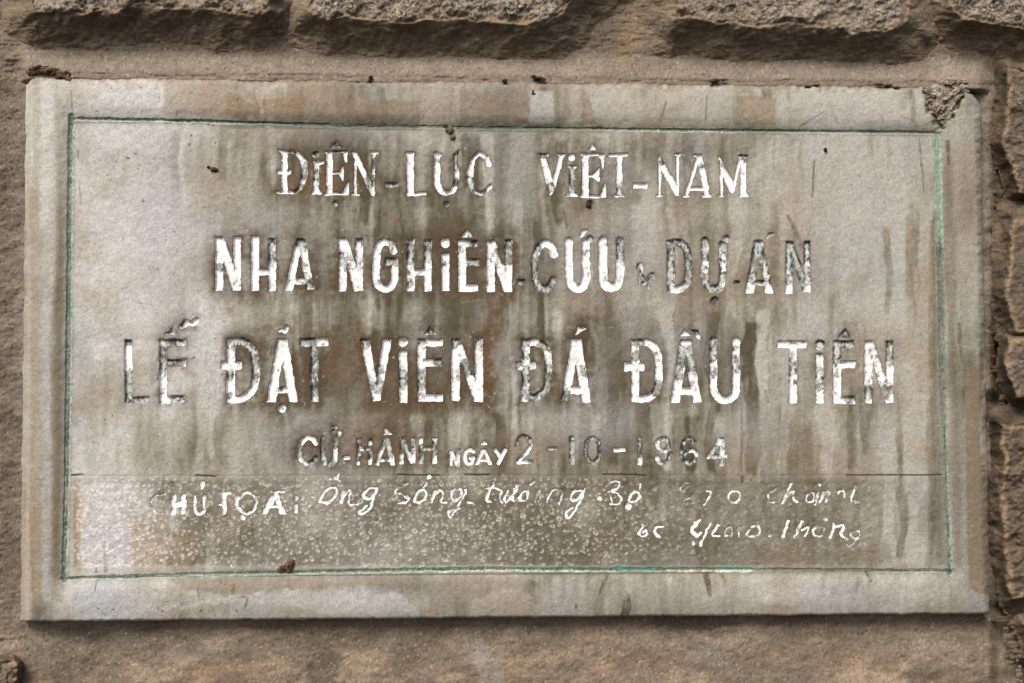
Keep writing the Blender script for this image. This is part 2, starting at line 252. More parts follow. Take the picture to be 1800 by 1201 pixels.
NAME5 = ['first']*2 + ['second']*2 + ['third']*3 + ['fourth']*2 + ['handwritten']*3
SDL = np.full(XX.shape, 99.0); DEP = np.zeros(XX.shape)
PITS = np.zeros(XX.shape)
letters = []
for li, (ox, oy, s, depth, ls) in enumerate(LINES):
    full_depth = depth
    for (ch, cov, *prims) in ls:
        depth = 2.8 if ch == '&' else full_depth
        xs, ys = [], []
        conv = []
        for p in prims:
            if p[0] == 'B':
                _, a, b, c, d, wd = p; wd = wd*(.78 if li >= 9 else 1); L = math.hypot(c-a, d-b); nx, ny = -(d-b)/L*wd/2, (c-a)/L*wd/2
                pts = [(a+nx, b+ny), (c+nx, d+ny), (c-nx, d-ny), (a-nx, b-ny)]
                conv.append(('P', [(ox+q[0]/s, oy+q[1]/s) for q in pts]))
            elif p[0] == 'P': conv.append(('P', [(ox+q[0]/s, oy+q[1]/s) for q in p[1]]))
            elif p[0] in 'CO':
                q, wd = smooth_pts(p[1], p[2], p[0] == 'O'); conv.append(('C', [(ox+a/s, oy+b/s) for a, b in q], wd/s*(.64 if li >= 9 else 1)))
            elif p[0] == 'D': conv.append(('D', ox+p[1]/s, oy+p[2]/s, p[3]/s))
            elif p[0] == 'X': conv.append(('X', ox+p[1]/s, oy+p[2]/s, p[3]/s, p[4]))
        for c in conv:
            if c[0] in 'PC':
                xs += [q[0] for q in c[1]]; ys += [q[1] for q in c[1]]
            elif c[0] == 'D': xs += [c[1]-c[3], c[1]+c[3]]; ys += [c[2]-c[3], c[2]+c[3]]
        pad = 34
        sl_ = box(min(xs)-pad, min(ys)-pad, max(xs)+pad, max(ys)+pad)
        x = XX[sl_]; y = YY[sl_]
        wob = 1.0 if li < 9 else 1.9

        xw = x + wob*fbm(x/7, y/7, 5, 3); yw = y + wob*fbm(x/7+40, y/7, 6, 3)
        d = np.full(x.shape, 99.0); st = np.full(x.shape, float(cov))
        for c in conv:
            if c[0] == 'P': d = np.minimum(d, sd_poly(xw, yw, c[1]))
            elif c[0] == 'C': d = np.minimum(d, sd_line(xw, yw, c[1], c[2]))
            elif c[0] == 'D': d = np.minimum(d, np.hypot(xw-c[1], yw-c[2])-c[3])
            elif c[0] == 'X': st = st + c[4]*np.exp(-((x-c[1])**2+(y-c[2])**2)/(c[3]**2)*1.0)
        nearer = d < SDL[sl_]
        SDL[sl_] = np.where(nearer, d, SDL[sl_]); DEP[sl_] = np.where(nearer, depth, DEP[sl_])
        letters.append((ch, li, sl_, d, st, depth)); COVER = globals().setdefault('COVER', []); COVER.append(cov)

# ------------------------------------------------------------------ slab: relief (in pixels, + towards the viewer)
TH = 28.0
OUT = [(46,134),(330,136),(600,138),(900,142),(1200,144),(1722,152),(1731,430),(1737,700),(1740,1079),(900,1088),(36,1093),(37,500)]
sdo = sd_poly(XX, YY, [(46,134),(1722,152),(1740,1079),(36,1093)])
panel_groove = {'top': [(124,209),(380,214),(600,222),(900,226),(1280,230),(1652,234)], 'right': [(1648,228),(1652,440),(1656,640),(1662,830),(1670,1008)],
                'bottom': [(108,1018),(350,1010),(600,1005),(830,1000),(1090,1001),(1320,1002),(1674,1004)], 'left': [(126,205),(123,400),(121,620),(118,830),(113,1022)]}
GW = {'top': 8.5, 'right': 11.5, 'bottom': 9.5, 'left': 13}
xg = XX + .6*fbm(XX/26, YY/26, 71, 3); yg = YY + .6*fbm(XX/26, YY/26, 72, 3)
SDG = np.full(XX.shape, 99.0); GS = {}
for k, pl in panel_groove.items():
    a = np.array(pl); s_ = box(a[:, 0].min()-40, a[:, 1].min()-40, a[:, 0].max()+40, a[:, 1].max()+40)
    GS[k] = (s_, sd_line(xg[s_], yg[s_], pl, GW[k]) + 1.0*fbm(XX[s_]/9, YY[s_]/9, 73, 3)); SDG[s_] = np.minimum(SDG[s_], GS[k][1])
N1 = fbm(XX/60, YY/60, 1, 4); N2 = fbm(XX/9, YY/9, 2, 4); N3 = fbm(XX/2.6, YY/2.6, 3, 2); N4 = fbm(XX/160, YY/160, 4, 4); NV = fbm(XX/11, YY/90, 8, 4)
HS = 0.9*N1 + 0.35*N2 + 0.16*N3
_e = np.minimum(np.minimum(dl0 := XX-(46-(YY-134)*10/959), (1722+(YY-152)*18/927)-XX), np.minimum(YY-(134+(XX-46)*18/1676), (1093-(XX-36)*14/1704)-YY))
HS += 3.8*np.sin(np.pi*np.clip(_e/82, 0, 1)) - 1.2*ss(70, 86, _e)
# pecked band where an older text was chiselled away
pk = ss(0, 14, YY-839+1.5*N2)*ss(0, 8, 1000-YY)*ss(0, 6, XX-130)
pkx = 1 - 0.75*ss(1480, 1560, XX + 12*N2)
HS -= 1.5*pk*pkx
RING = np.zeros(XX.shape); CORE = np.zeros(XX.shape); CRAT = np.zeros(XX.shape)
CWX = .7*fbm(XX/4.5, YY/4.5, 81, 2); CWY = .7*fbm(XX/4.5+30, YY/4.5, 82, 2); CWN = np.clip(.75+.7*fbm(XX/3.2, YY/3.2, 83, 2), 0, 1.2)
def crater(cx, cy, r, ring, core, dep):
    s_ = box(cx-r-4, cy-r-4, cx+r+4, cy+r+4); x = XX[s_]-cx+CWX[s_]; y = YY[s_]-cy+CWY[s_]
    q = np.hypot(x, y)*(1+.34*math.sin(cx)*np.sin(np.arctan2(y, x)*2+cy))
    CRAT[s_] += -dep*np.exp(-(q/(r*.75))**2) + dep*.35*np.exp(-((q-r)/1.1)**2)
    RING[s_] = np.maximum(RING[s_], CWN[s_]*ring*np.exp(-((q-r*.9)/(1.0))**2)); CORE[s_] = np.maximum(CORE[s_], core*np.exp(-(q/(r*.8))**2))
for gy in np.arange(845, 1000, 8.6):
    for gx in np.arange(134, 1530, 9.2):
        cx = gx + rng.uniform(-3.6, 3.6); cy = gy + rng.uniform(-3.4, 3.4) - (cxs := 0)
        if cy > 996 - max(0, (cx-200))*0.002: continue
        if samp(SDL, np.array(cx), np.array(cy)) < 3: continue
        fade = 1.0 if cx < 1000 else max(.15, 1-(cx-1000)/330)
        if cx > 1130 and rng.random() < .35: continue
        if rng.random() < .14 + (0.35 if cy > 975 and cx > 300 else 0): continue
        left = cx < 240 + rng.uniform(-30, 110)
        r = rng.uniform(2.1, 3.7)
        u = rng.random()
        if left: crater(cx, cy, r*.95, .2, rng.uniform(.55, 1), 1.0)
        elif u < .5: crater(cx, cy, r*.62, .2, rng.uniform(.35, 1)*fade, 1.3)
        else: crater(cx, cy, r, (rng.uniform(0.05, 1)**1.2)*fade, 0, rng.uniform(.5, 1.3))
HS += CRAT*.5 + pk*pkx*.3*N2
# scored line above the pecked band
SC = np.full(XX.shape, 99.0)
for (a, b, wd) in [((126,836),(146,835),3), ((345,836),(378,838),3), ((700,835),(772,836),2.4), ((818,835),(860,835),2.6), ((1060,834),(1135,836),2.4), ((1488,836),(1656,835),2.2)]:
    s_ = box(a[0]-10, 820, b[0]+10, 850); SC[s_] = np.minimum(SC[s_], sd_line(xg[s_], yg[s_], [a, b], wd))
HS -= 1.6*ss(.6, -1.0, SC)
HS -= DEP*1.15*ss(1.2, -1.3, SDL)
HS -= 2.9*ss(1.0, -4.0, SDG) + 1.8*ss(20, 0, SDG)*(sd_poly(XX, YY, [(124,209),(1652,234),(1670,1006),(110,1018)]) > -3)
# edges: bevel left, soft arrises elsewhere
dl = XX - (46 - (YY-134)*10/959); dr = (1722 + (YY-152)*18/927) - XX; dt = YY - (134 + (XX-46)*18/1676); db = (1093 - (XX-36)*14/1704) - YY
en = 1.4*N2 + 1.2*fbm(XX/30, YY/30, 9, 3)
wl = 9 + 9*ss(200, 800, YY)
HS -= 14*np.clip(1-(dl+en*.5)/wl, 0, 1)
HS -= 11*np.clip(1-(dr+en)/12, 0, 1)**2 + 9*np.clip(1-(dt+en)/12, 0, 1)**2 + 4*np.clip(1-(db+.4*en)/4, 0, 1)**2
# rounded and broken top corners
def corner(cx, cy, sx, r):
    q = np.hypot(XX-cx, YY-cy)-r
    return np.where(((XX-cx)*sx > 0) & (YY < cy), q, -99)
HS -= (TH+6)*ss(-3, 1, corner(46+16, 134+16, -1, 14) + en*.6)
HS -= (TH+6)*ss(-5, 2, corner(1722-38, 152+44, 1, 40) + en)
notch = sd_poly(XX, YY, [(1622,140),(1632,196),(1650,228),(1664,220),(1690,175),(1700,140)]) + 5*N2 + 4*N1
HS -= 16*ss(3, -5, notch)
HS = np.maximum(HS, -TH-6)

# ------------------------------------------------------------------ slab: colour of stone, dirt film, lime and rust stains
def gauss(cx, cy, rx, ry): return np.exp(-(((XX-cx)/rx)**2+((YY-cy)/ry)**2))
Fm = 0.56 + 0.20*N4 + 0.09*N1 + .12*NV
for g in [(240,470,190,330,-.62),(250,180,90,60,-.4),(60,200,40,110,-.3),(1500,430,150,230,-.34),(1070,175,60,50,-.4),(1240,175,50,50,-.3),(1480,180,110,40,-.25),
          (210,930,100,110,-.5),(170,1050,70,40,-.7),(1420,1045,200,40,-.45),(600,1060,160,16,-.25),(1600,640,60,300,-.2),(740,260,60,60,-.3),(400,480,60,60,.2),
          (570,300,120,70,.3),(560,650,160,90,.22),(480,470,130,70,.35),(760,470,150,75,.35),(770,650,150,90,.34),(1230,470,200,80,.1),(1110,640,120,90,.22),(960,800,260,50,.18),(1450,640,100,90,.15),(600,790,130,50,.25),
          (900,930,300,70,.12),(420,960,90,60,.2),(700,1030,90,18,.25)]:
    Fm += g[4]*gauss(*g[:4])
# runs of water: light and dark vertical tongues with wavering, fairly crisp edges
def tongue(x, y0, y1, wd, a, seed, soft=2.0, taper=.35):
    s_ = box(x-wd*2-14, y0-10, x+wd*2+14, y1+16); X_ = XX[s_]; Y_ = YY[s_]
    t = np.clip((Y_-y0)/(y1-y0), 0, 1)
    c = x + 7*vn(Y_/70, np.full_like(Y_, seed), seed) + 2.0*vn(Y_/17, np.full_like(Y_, seed), seed+1)
    hw = wd*(1 - taper*t)*(1+.28*vn(Y_/40, np.full_like(Y_, seed*1.7), seed+2)+.12*vn(Y_/9, np.full_like(Y_, seed*.7), seed+3)) + .6*N3[s_]
    m = ss(soft, -soft, np.abs(X_-c)-hw)*ss(0, 14, Y_-y0+4*N2[s_])*ss(0, 10, y1-Y_ + 8*vn(X_/6, Y_*0, seed))
    Fm[s_] += a*m
k = 11
for (x, y0, y1, wd, a) in [(905,345,820,9,-.25),(948,380,640,7,.25),(985,240,400,12,.22),(1030,245,420,14,.18),(1068,250,600,10,.15),(1210,200,300,12,.2),(1175,410,600,14,-.3),(1150,300,560,20,-.18),
        (1250,540,840,10,.25),(1290,300,560,12,-.25),(1320,560,840,16,.3),(1345,540,700,12,-.3),(1380,600,840,10,-.2),(1420,400,640,14,-.1),(1450,700,840,16,-.25),(1500,560,830,14,.15),(1560,650,1000,11,-.24),(1605,600,1000,9,-.22),
        (1585,650,990,10,.25),(1640,300,1000,10,.2),(640,520,600,14,-.2),(690,580,830,9,.12),(740,720,840,12,-.22),(790,550,640,12,.15),(820,700,820,14,-.2),(880,720,840,10,.25),(930,700,830,11,-.2),(985,540,600,10,-.2),(1080,560,830,12,.18),(1120,350,520,9,-.18),
        (1050,720,830,10,-.22),(1165,700,830,16,-.22),(1220,720,830,12,.2),(1260,720,830,9,-.2),(375,560,800,10,-.22),(390,720,830,12,.16),(330,640,830,20,.15),(300,880,1010,7,-.2),(290,840,1000,16,.3),(340,900,1005,22,.22),(285,1000,1050,9,-.3),
        (560,180,330,8,.12),(475,190,330,7,-.2),(395,215,330,10,.14),(310,220,400,9,.18),(360,230,300,8,.12),(640,230,400,12,.16),(735,230,350,13,-.28),(830,230,340,18,.16),(880,160,330,16,.12),(1560,400,560,8,.3),(1600,350,620,12,.28)]:
    tongue(x, y0, y1, wd, a, k); k += 3
for i in range(120):
    x = rng.uniform(600, 1650) if i % 4 else rng.uniform(130, 600); y0 = rng.choice([224, 226, 228, 345, 515, 520, 705, 710]) + rng.uniform(-4, 10); tongue(x, y0, min(1000, y0+rng.uniform(90, 520)), rng.uniform(1.5, 13), rng.uniform(-.24, .20), k, rng.uniform(1, 6)); k += 3
for i in range(40):
    x = rng.uniform(130, 1700); tongue(x, 146, 146+rng.uniform(20, 80), rng.uniform(3, 14), rng.uniform(-.25, .25), k, 1.5); k += 3
for i in range(22):
    tongue(rng.uniform(140, 1640), 1010, 1010+rng.uniform(20, 70), rng.uniform(3, 10), rng.uniform(-.25, .25), k, 2); k += 3
Fm = np.clip(.60+(Fm-.50)*1.5+.12*N2, 0, 1.15); Fm = np.maximum(Fm, (.30+.06*N2)*ss(420, 640, XX)*ss(1050, 1030, YY))
def mix(C, c, a): return C + (np.asarray(c)-C)*a[..., None]
light = S(201,199,193); mid = S(165,162,148); film = S(111,107,91)
a = Fm
CS = np.where((a < .5)[..., None], mix(np.broadcast_to(light, XX.shape+(3,)), mid, a*2), mix(np.broadcast_to(mid, XX.shape+(3,)), film, a*2-1))
warm = np.clip(.35*fbm(XX/130, YY/100, 21, 3)+.2*N1, 0, 1)
CS = mix(CS, S(160,140,118), np.clip(warm*1.1, 0, .4))
cool = np.clip(.5*fbm(XX/110, YY/150, 22, 3)+.1*N1-.05, 0, 1); CS = mix(CS, S(165,165,165), np.clip(cool, 0, .35))
def patch(poly, col, al, soft=3, wob=3, tex=.35):
    a = np.array(poly, float); s_ = box(a[:, 0].min()-20, a[:, 1].min()-20, a[:, 0].max()+20, a[:, 1].max()+20)
    d = sd_poly(XX[s_] + wob*N2[s_], YY[s_] + wob*N2[s_[0], :][:, s_[1]]*.8 + wob*.6*fbm(XX[s_]/20, YY[s_]/20, 33, 2), poly)
    m = ss(soft, -soft, d)*al*(1 - tex*np.clip(.5+N1[s_]*.8, 0, 1))
    CS[s_] = mix(CS[s_], col, m)
def rect(x0, y0, x1, y1): return [(x0, y0), (x1, y0), (x1, y1), (x0, y1)]
bei = S(158,140,118); och = S(150,122,88)
# top border
patch(rect(288,146,402,208), bei, .75); patch(rect(396,165,460,208), och, .7); patch(rect(456,172,536,212), och, .75); patch(rect(536,150,612,214), bei, .6, 5)
patch(rect(608,175,738,222), S(138,120,98), .8); patch(rect(700,150,830,178), bei, .4, 6); patch(rect(808,160,932,224), S(140,122,100), .8); patch(rect(740,160,806,215), S(172,160,146), .6, 5)
patch([(930,160),(972,160),(975,220),(932,218)], S(188,184,180), .8, 3); patch([(990,150),(1000,150),(1003,190),(1008,206),(992,210)], S(150,135,115), .8, 1.5, 1.5); patch([(970,150),(976,150),(980,210),(974,212)], S(150,135,115), .8, 1.5, 1.5)
patch([(1022,160),(1034,165),(1042,190),(1045,205),(1040,220),(1022,218),(1025,190)], S(146,128,104), .9, 1.5, 1.5); patch(rect(1002,150,1022,215), S(182,174,165), .6, 3)
patch([(1296,168),(1365,172),(1362,220),(1285,220)], S(150,134,112), .8, 2); patch(rect(1312,176,1352,215), S(166,152,132), .5, 3); patch([(1060,150),(1280,150),(1282,222),(1060,222)], S(176,166,152), .5, 8)
patch([(470,150),(505,147),(508,156),(480,156),(464,166),(460,182),(466,200),(462,215),(456,212),(458,190),(448,166),(455,152)], S(186,176,164), .8, 1.4, 1.5); patch([(400,160),(425,156),(448,180),(452,186),(430,178),(420,164)], S(180,170,158), .6, 1.4, 1.5)
# left border
patch([(50,330),(70,330),(72,1060),(54,1060)], S(150,128,102), .6, 6, 5); patch([(88,560),(108,400),(110,1060),(92,1060)], S(140,126,106), .75, 5, 4); patch([(72,520),(86,500),(90,900),(86,1056),(76,1056),(73,900)], S(172,172,170), .65, 2.5, 3)
patch([(56,150),(72,150),(70,330),(64,500),(58,330)], S(172,158,142), .6, 4); patch([(98,170),(120,190),(112,560),(100,560)], S(150,136,112), .55, 5, 4)
patch([(36,900),(52,900),(56,1095),(36,1095)], S(176,162,146), .7, 2)
# right border
patch([(1697,650),(1726,640),(1722,800),(1730,830),(1738,880),(1742,1046),(1722,1045),(1706,1034),(1702,1010),(1698,860)], S(134,115,93), .85, 1.6, 1.5, .15)
patch([(1728,460),(1737,460),(1742,880),(1734,830),(1727,810),(1722,760),(1730,620)], S(180,168,156), .7, 1.5, 2); patch([(1672,760),(1696,740),(1698,900),(1703,1020),(1680,1030)], S(156,150,142), .6, 4)
patch([(1668,240),(1722,240),(1728,460),(1690,520),(1668,400)], S(158,146,132), .5, 8)
# lower border: lime deposits with wavy upper edge
patch([(214,1066),(330,1060),(400,1050),(450,1046),(520,1040),(600,1036),(640,1044),(690,1040),(720,1058),(735,1078),(700,1074),(600,1080),(520,1066),(430,1058),(380,1062),(250,1078)], S(190,186,184), .75, 2.5, 6)
patch([(128,1024),(215,1024),(216,1085),(135,1088),(128,1050)], S(176,178,182), .8, 4, 3); patch([(280,1040),(300,1020),(330,1016),(360,1024),(330,1038),(300,1060)], S(172,164,152), .6, 3)
patch([(295,1016),(430,1014),(640,1008),(740,1012),(735,1034),(600,1030),(480,1040),(400,1046),(330,1040)], S(136,122,104), .65, 4, 4)
patch([(825,1070),(830,1056),(880,1040),(900,1030),(930,1044),(945,1060),(935,1080),(830,1085)], S(170,158,146), .6, 2.5, 4); patch([(845,1082),(852,1074),(870,1070),(882,1078),(880,1090),(842,1090)], S(150,146,144), .8, 1.5, 1)
patch([(740,1016),(890,1010),(930,1020),(940,1036),(880,1036),(820,1060),(760,1070)], S(142,130,114), .6, 4, 3); patch([(1430,1028),(1560,1030),(1600,1070),(1400,1076)], S(170,164,162), .5, 8); patch(rect(1120,1030,1330,1076), S(160,152,142), .4, 8)
patch([(1330,1060),(1400,1064),(1396,1080),(1340,1084)], S(140,122,104), .5, 5); patch([(1610,1060),(1736,1068),(1738,1082),(1560,1084)], S(140,124,106), .5, 4)
patch([(736,1070),(770,1066),(790,1080),(740,1088)], S(150,122,94), .6, 4)
# inside the panel
patch([(1326,960),(1400,958),(1440,968),(1510,962),(1560,950),(1570,990),(1400,992),(1328,990)], S(132,114,90), .6, 4, 4); patch([(1150,965),(1220,960),(1225,996),(1150,996)], S(146,148,142), .5, 4); patch([(1270,955),(1310,955),(1312,996),(1272,996)], S(150,152,146), .45, 3)
patch([(228,905),(300,905),(300,1005),(232,1000)], S(168,146,120), .6, 4, 4); patch([(128,840),(142,840),(140,1000),(128,1000)], S(164,142,112), .7, 3); patch([(300,940),(345,930),(340,1000),(298,1004)], S(146,124,94), .65, 4); patch([(266,930),(300,920),(298,1008),(272,1008)], S(160,140,114), .4, 3)
patch([(144,860),(226,858),(226,1000),(146,1004)], S(184,182,186), .7, 6); patch([(276,920),(294,920),(293,1000),(280,1030)], S(182,178,172), .6, 2.5)
patch([(1600,210),(1632,230),(1632,540),(1612,520)], S(150,132,108), .3, 8)
patch([(1592,380),(1604,380),(1606,640),(1594,600)], S(150,124,90), .45, 5, 4); patch([(1606,470),(1640,460),(1642,700),(1612,690)], S(154,136,108), .5, 6, 4)
patch([(1040,540),(1160,540),(1150,560),(1170,700),(1120,730),(1060,650)], S(122,106,86), .3, 8)
patch([(240,240),(300,235),(320,330),(330,420),(300,520),(240,480)], S(178,170,176), .4, 16)
# dark olive band above and in the groove, more on the top line
for (x0, x1, a_) in [(390,470,.7),(480,736,.8),(800,985,.85),(1040,1060,.5),(1290,1380,.5),(1520,1630,.45)]:
    CS = mix(CS, S(84,82,66), a_*ss(24, 0, np.abs(YY-(216+(XX-400)*.014))+4*N2)*ss(8, -8, np.abs(XX-(x0+x1)/2)-(x1-x0)/2)*.8*(YY < 226+(XX-400)*.012))
# halos of dirt round the letters (dirt held where the paint oil soaked in)
HAL = np.zeros(XX.shape)
hl = {0:.8,1:.42,2:1.15,3:.34,4:1.15,5:1.1,6:.5,7:.9,8:.3,9:.2,10:.3,11:.25}
for (ch, li, s_, d, st, depth) in letters:
    wdt = 17 if li in (2, 4, 5) else 12
    v = hl[li]*np.exp(-np.clip(d, 0, 99)/(wdt*(.5+.5*ss(330, 470, XX[s_]))))
    if li == 4 and ch == 'L': v = v*.25
    edge = ss(34, 20, d)
    HAL[s_] = np.maximum(HAL[s_], v*edge)
hn = np.clip(.72 + .7*N1 + .45*N2 + .25*NV, 0, 1.3)
CS = mix(CS, S(84,65,44), np.clip(HAL*hn, 0, .88))
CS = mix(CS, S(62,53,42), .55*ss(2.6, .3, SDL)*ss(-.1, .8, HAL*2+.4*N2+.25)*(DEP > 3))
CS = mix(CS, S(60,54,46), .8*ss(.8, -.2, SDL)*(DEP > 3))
# rust and ochre blotches
for (x, y, rx, ry, al, c) in [(855,690,22,34,.8,(92,66,38)),(872,560,14,40,.6,(104,72,44)),(880,520,18,30,.5,(104,80,56)),(632,600,14,60,.6,(98,74,48)),(590,640,12,70,.6,(98,74,48)),(860,620,12,60,.6,(108,72,40)),(500,580,50,14,.4,(116,92,66)),
        (556,320,45,25,.45,(120,84,50)),(590,455,10,60,.6,(98,74,46)),(700,382,8,6,.6,(136,100,72)),(1559,405,10,7,.6,(156,124,92)),(505,175,24,12,.35,(156,120,80)),(700,790,60,26,.3,(118,92,62)),(640,790,22,30,.4,(104,78,56)),(405,545,7,14,.5,(130,84,60)),
        (635,180,14,16,.4,(166,146,124)),(905,500,10,30,.5,(90,70,50)),(1065,490,12,30,.5,(104,78,50)),(790,400,26,8,.35,(110,88,64)),(850,745,14,12,.5,(96,74,54)),(1395,958,12,12,.5,(100,80,50)),(1380,1070,14,8,.4,(150,120,84))]:
    CS = mix(CS, S(*c), np.clip(al*gauss(x, y, rx, ry)*(1+.9*N2), 0, 1))
CS = mix(CS, S(112,98,74), .62*ss(22, 3, np.abs(XX-(109-(YY-200)*.012))*1.3+4*N1)*ss(200, 420, YY)*ss(1030, 1000, YY)*(XX < 122))
CS = mix(CS, S(104,94,76), .55*ss(16, 3, np.abs(XX-(1634+(YY-230)*.027))+4*N1)*ss(420, 640, YY)*ss(1000, 980, YY)); CS = mix(CS, S(104,92,74), .5*ss(14, 2, np.abs(XX-(1664+(YY-230)*.027))+4*N1)*ss(240, 300, YY)*ss(1010, 980, YY))
CS = mix(CS, S(110,98,78), .45*ss(13, 1, np.abs(YY-(1012-(XX-110)*.008))+3*N1)*ss(380, 420, XX)*ss(1660, 1560, XX)*(YY < 1012))
# cracks, moss streaks and scratches
dark = S(54,49,40); brn = S(84,72,54)
marks = [([(128,836),(700,835),(1100,835),(1490,835)],1.3,S(84,74,58),.55),([(125,158),(128,200)],2,dark,.6),([(1103,1048),(1102,1066),(1098,1086)],[10,15,15],S(66,62,54),.9),([(1222,960),(1232,985),(1240,1005),(1248,1046)],[5,9,13,6],S(64,56,44),.85),([(1266,1006),(1276,1028)],[5,7],S(80,72,58),.8),
 ([(1066,1012),(1054,1046)],[9,4],S(88,80,64),.8),([(943,945),(938,1000)],2.2,dark,.8),([(748,985),(749,1000)],2,dark,.6),([(1432,284),(1428,346)],[3,4],brn,.8),([(1386,380),(1400,410),(1414,446)],[5,8,8],S(104,84,70),.7),([(1421,415),(1426,398)],2,brn,.5),
 ([(1616,244),(1620,290),(1625,340)],[2.5,3.5,2],brn,.8),([(1666,250),(1668,288)],[9,4],S(70,62,50),.75),([(1686,570),(1688,600),(1691,636)],[7,8,2],S(104,90,70),.85),([(185,955),(186,1004)],[5,7],S(120,104,84),.8),([(170,1018),(167,1040)],[3,2],dark,.9),([(170,990),(169,1008)],3,brn,.7),
 ([(1522,1004),(1530,1022)],[4,5],S(70,62,50),.85),([(1243,168),(1241,212)],2.4,S(94,86,66),.8),([(1172,180),(1161,214)],[3,6],S(120,108,88),.8),([(1406,224),(1450,196)],[2.5,2],S(130,116,96),.8),([(1458,178),(1470,216)],[1.5,4],S(120,108,88),.6),([(1585,205),(1612,216)],2,S(104,86,66),.7),
 ([(435,1052),(432,1066)],3,dark,.8),([(411,1030),(409,1042)],6,S(120,92,58),.8),([(348,1035),(350,1050)],2,dark,.6),([(375,1070),(378,1085)],1.5,brn,.6),([(1013,1064),(1013,1068)],4,dark,.8),([(1288,1070),(1288,1084)],3,S(80,66,50),.6),
 ([(1304,250),(1303,300)],2,brn,.35),([(940,375),(939,412),(941,520)],[2,3,1.5],S(90,70,50),.7),([(946,560),(944,600)],2,S(84,66,44),.7),([(1346,690),(1350,706)],5,brn,.6),([(1362,560),(1340,640)],2,brn,.2),([(560,540),(562,580)],1.5,dark,.5),
 ([(745,200),(743,215)],2,dark,.7),([(310,168),(298,184)],2,brn,.4),([(312,195),(310,210)],3,S(90,76,60),.7),([(140,322),(142,360)],2,brn,.6),([(137,265),(137,278)],2.5,dark,.7),([(1304,700),(1304,830)],[2,2.5],S(96,76,54),.5),([(1308,760),(1300,835)],[5,5],S(110,96,76),.5),
 ([(1305,840),(1304,851)],[8,3],S(84,66,48),.8),([(1550,205),(1552,214)],3,brn,.5),([(1460,1060),(1462,1072)],1.5,brn,.4),([(1382,545),(1384,560)],3,S(96,80,62),.5),([(1110,400),(1150,396)],1,S(190,184,178),.5),([(400,570),(360,575)],1,S(200,196,190),.5),([(475,730),(455,760)],1.6,brn,.4),([(505,730),(520,760)],1.6,brn,.5),
 ([(1430,960),(1432,985)],2,brn,.3),([(700,930),(702,944)],3,S(70,56,44),.3),([(897,910),(902,914)],7,S(84,66,44),.7),([(1145,985),(1150,1000)],3,brn,.4)]
for i in range(46):
    x = rng.uniform(130, 1690); y = rng.uniform(220, 830); a_ = rng.normal(1.5, .35); L = rng.uniform(4, 26)
    marks.append(([(x, y), (x+L*math.cos(a_), y+L*math.sin(a_))], rng.uniform(.8, 1.8), dark if rng.random() < .65 else S(205,200,192), rng.uniform(.15, .45)))
for i in range(30):
    x = rng.uniform(140, 1640); y = rng.uniform(220, 830); a_ = rng.uniform(-.5, .5); L = rng.uniform(15, 70)
    marks.append(([(x, y), (x+L*math.cos(a_), y+L*math.sin(a_))], rng.uniform(.5, .9), S(210,205,198), rng.uniform(.15, .4)))
for (p_, wd, c, al) in marks:
    a = np.array(p_); s_ = box(a[:, 0].min()-16, a[:, 1].min()-16, a[:, 0].max()+16, a[:, 1].max()+16)
    d = sd_line(xg[s_] + .8*N2[s_], yg[s_], p_, wd); m = ss(1.1, -.8, d)
    CS[s_] = mix(CS[s_], c, m*al*np.clip(.75+.5*N3[s_]+.5*N2[s_], 0, 1)); HS[s_] -= .3*m
# dark pin holes
for i in range(1500):
    x = rng.uniform(50, 1720) if i % 3 else rng.uniform(140, 480); y = rng.uniform(150, 1080); r = rng.uniform(.3, .9) if i % 9 else rng.uniform(.9, 1.8); wh = (i % 3 == 1)
    s_ = box(x-4, y-4, x+4, y+4); m = ss(r+.7, r-.5, np.hypot((XX[s_]-x)*(1+.5*math.sin(i)), (YY[s_]-y)+.6*(XX[s_]-x)*math.cos(i*3))); CS[s_] = mix(CS[s_], S(222,216,208) if wh else dark, m*rng.uniform(.3, .8)); HS[s_] -= (0 if wh else .6)*m
for i in range(160):   # splashes of old white paint, more near the letters
    ch, li, s0, d0, st0, dp0 = letters[rng.integers(0, 60)]
    x = XX[s0][0, 0] + rng.uniform(20, s0[1].stop-s0[1].start-20); y = YY[s0][0, 0] + rng.uniform(20, s0[0].stop-s0[0].start-20); r = rng.uniform(.4, 1.2)
    s_ = box(x-3, y-3, x+3, y+3); m = ss(r+.6, r-.4, np.hypot(XX[s_]-x, YY[s_]-y)); CS[s_] = mix(CS[s_], S(225,222,215), m*rng.uniform(.3, .8))
CS = mix(CS, S(70,60,46), .8*ss(1.2, -.4, SC))
CS = mix(CS, S(100,94,80), .55*pk*pkx*ss(180, 330, XX)*(.8+.5*N1)); CS = mix(CS, S(206,202,200), .45*pk*ss(240, 200, XX+6*N2)*ss(140, 150, XX))
CS = mix(CS, S(236,225,208), np.clip(RING, 0, 1)*.95); CS = mix(CS, S(240,234,224), np.clip(CORE, 0, 1)*.9)
# top arris earthy where the mortar touches it
CS = mix(CS, S(138,118,98), .75*ss(13, 2, dt+5*N2+3*N1)); CS = mix(CS, S(96,78,60), .6*ss(4, 0, dt+2.5*N2))
CS = mix(CS, S(120,104,86), .6*ss(6, 0, notch+3*N2))
CS = mix(CS, S(116,102,84), .35*ss(3.5, 0, db+2*N2)); CS = mix(CS, S(186,174,160), .45*ss(4, 0, np.abs(dl-wl*.6)-1+N2))  # darker bottom edge; pale highlight painted along the left bevel
CS = CS*(1 + .13*N3 + .09*N2)[..., None]
# green tint bleeding from the groove
gb = np.clip(ss(7, 0, SDG)*(.45+.6*N2+.3*N1), 0, 1); CS = mix(CS, S(132,142,122), gb*.4)
CS = np.clip(CS, .01, .95)

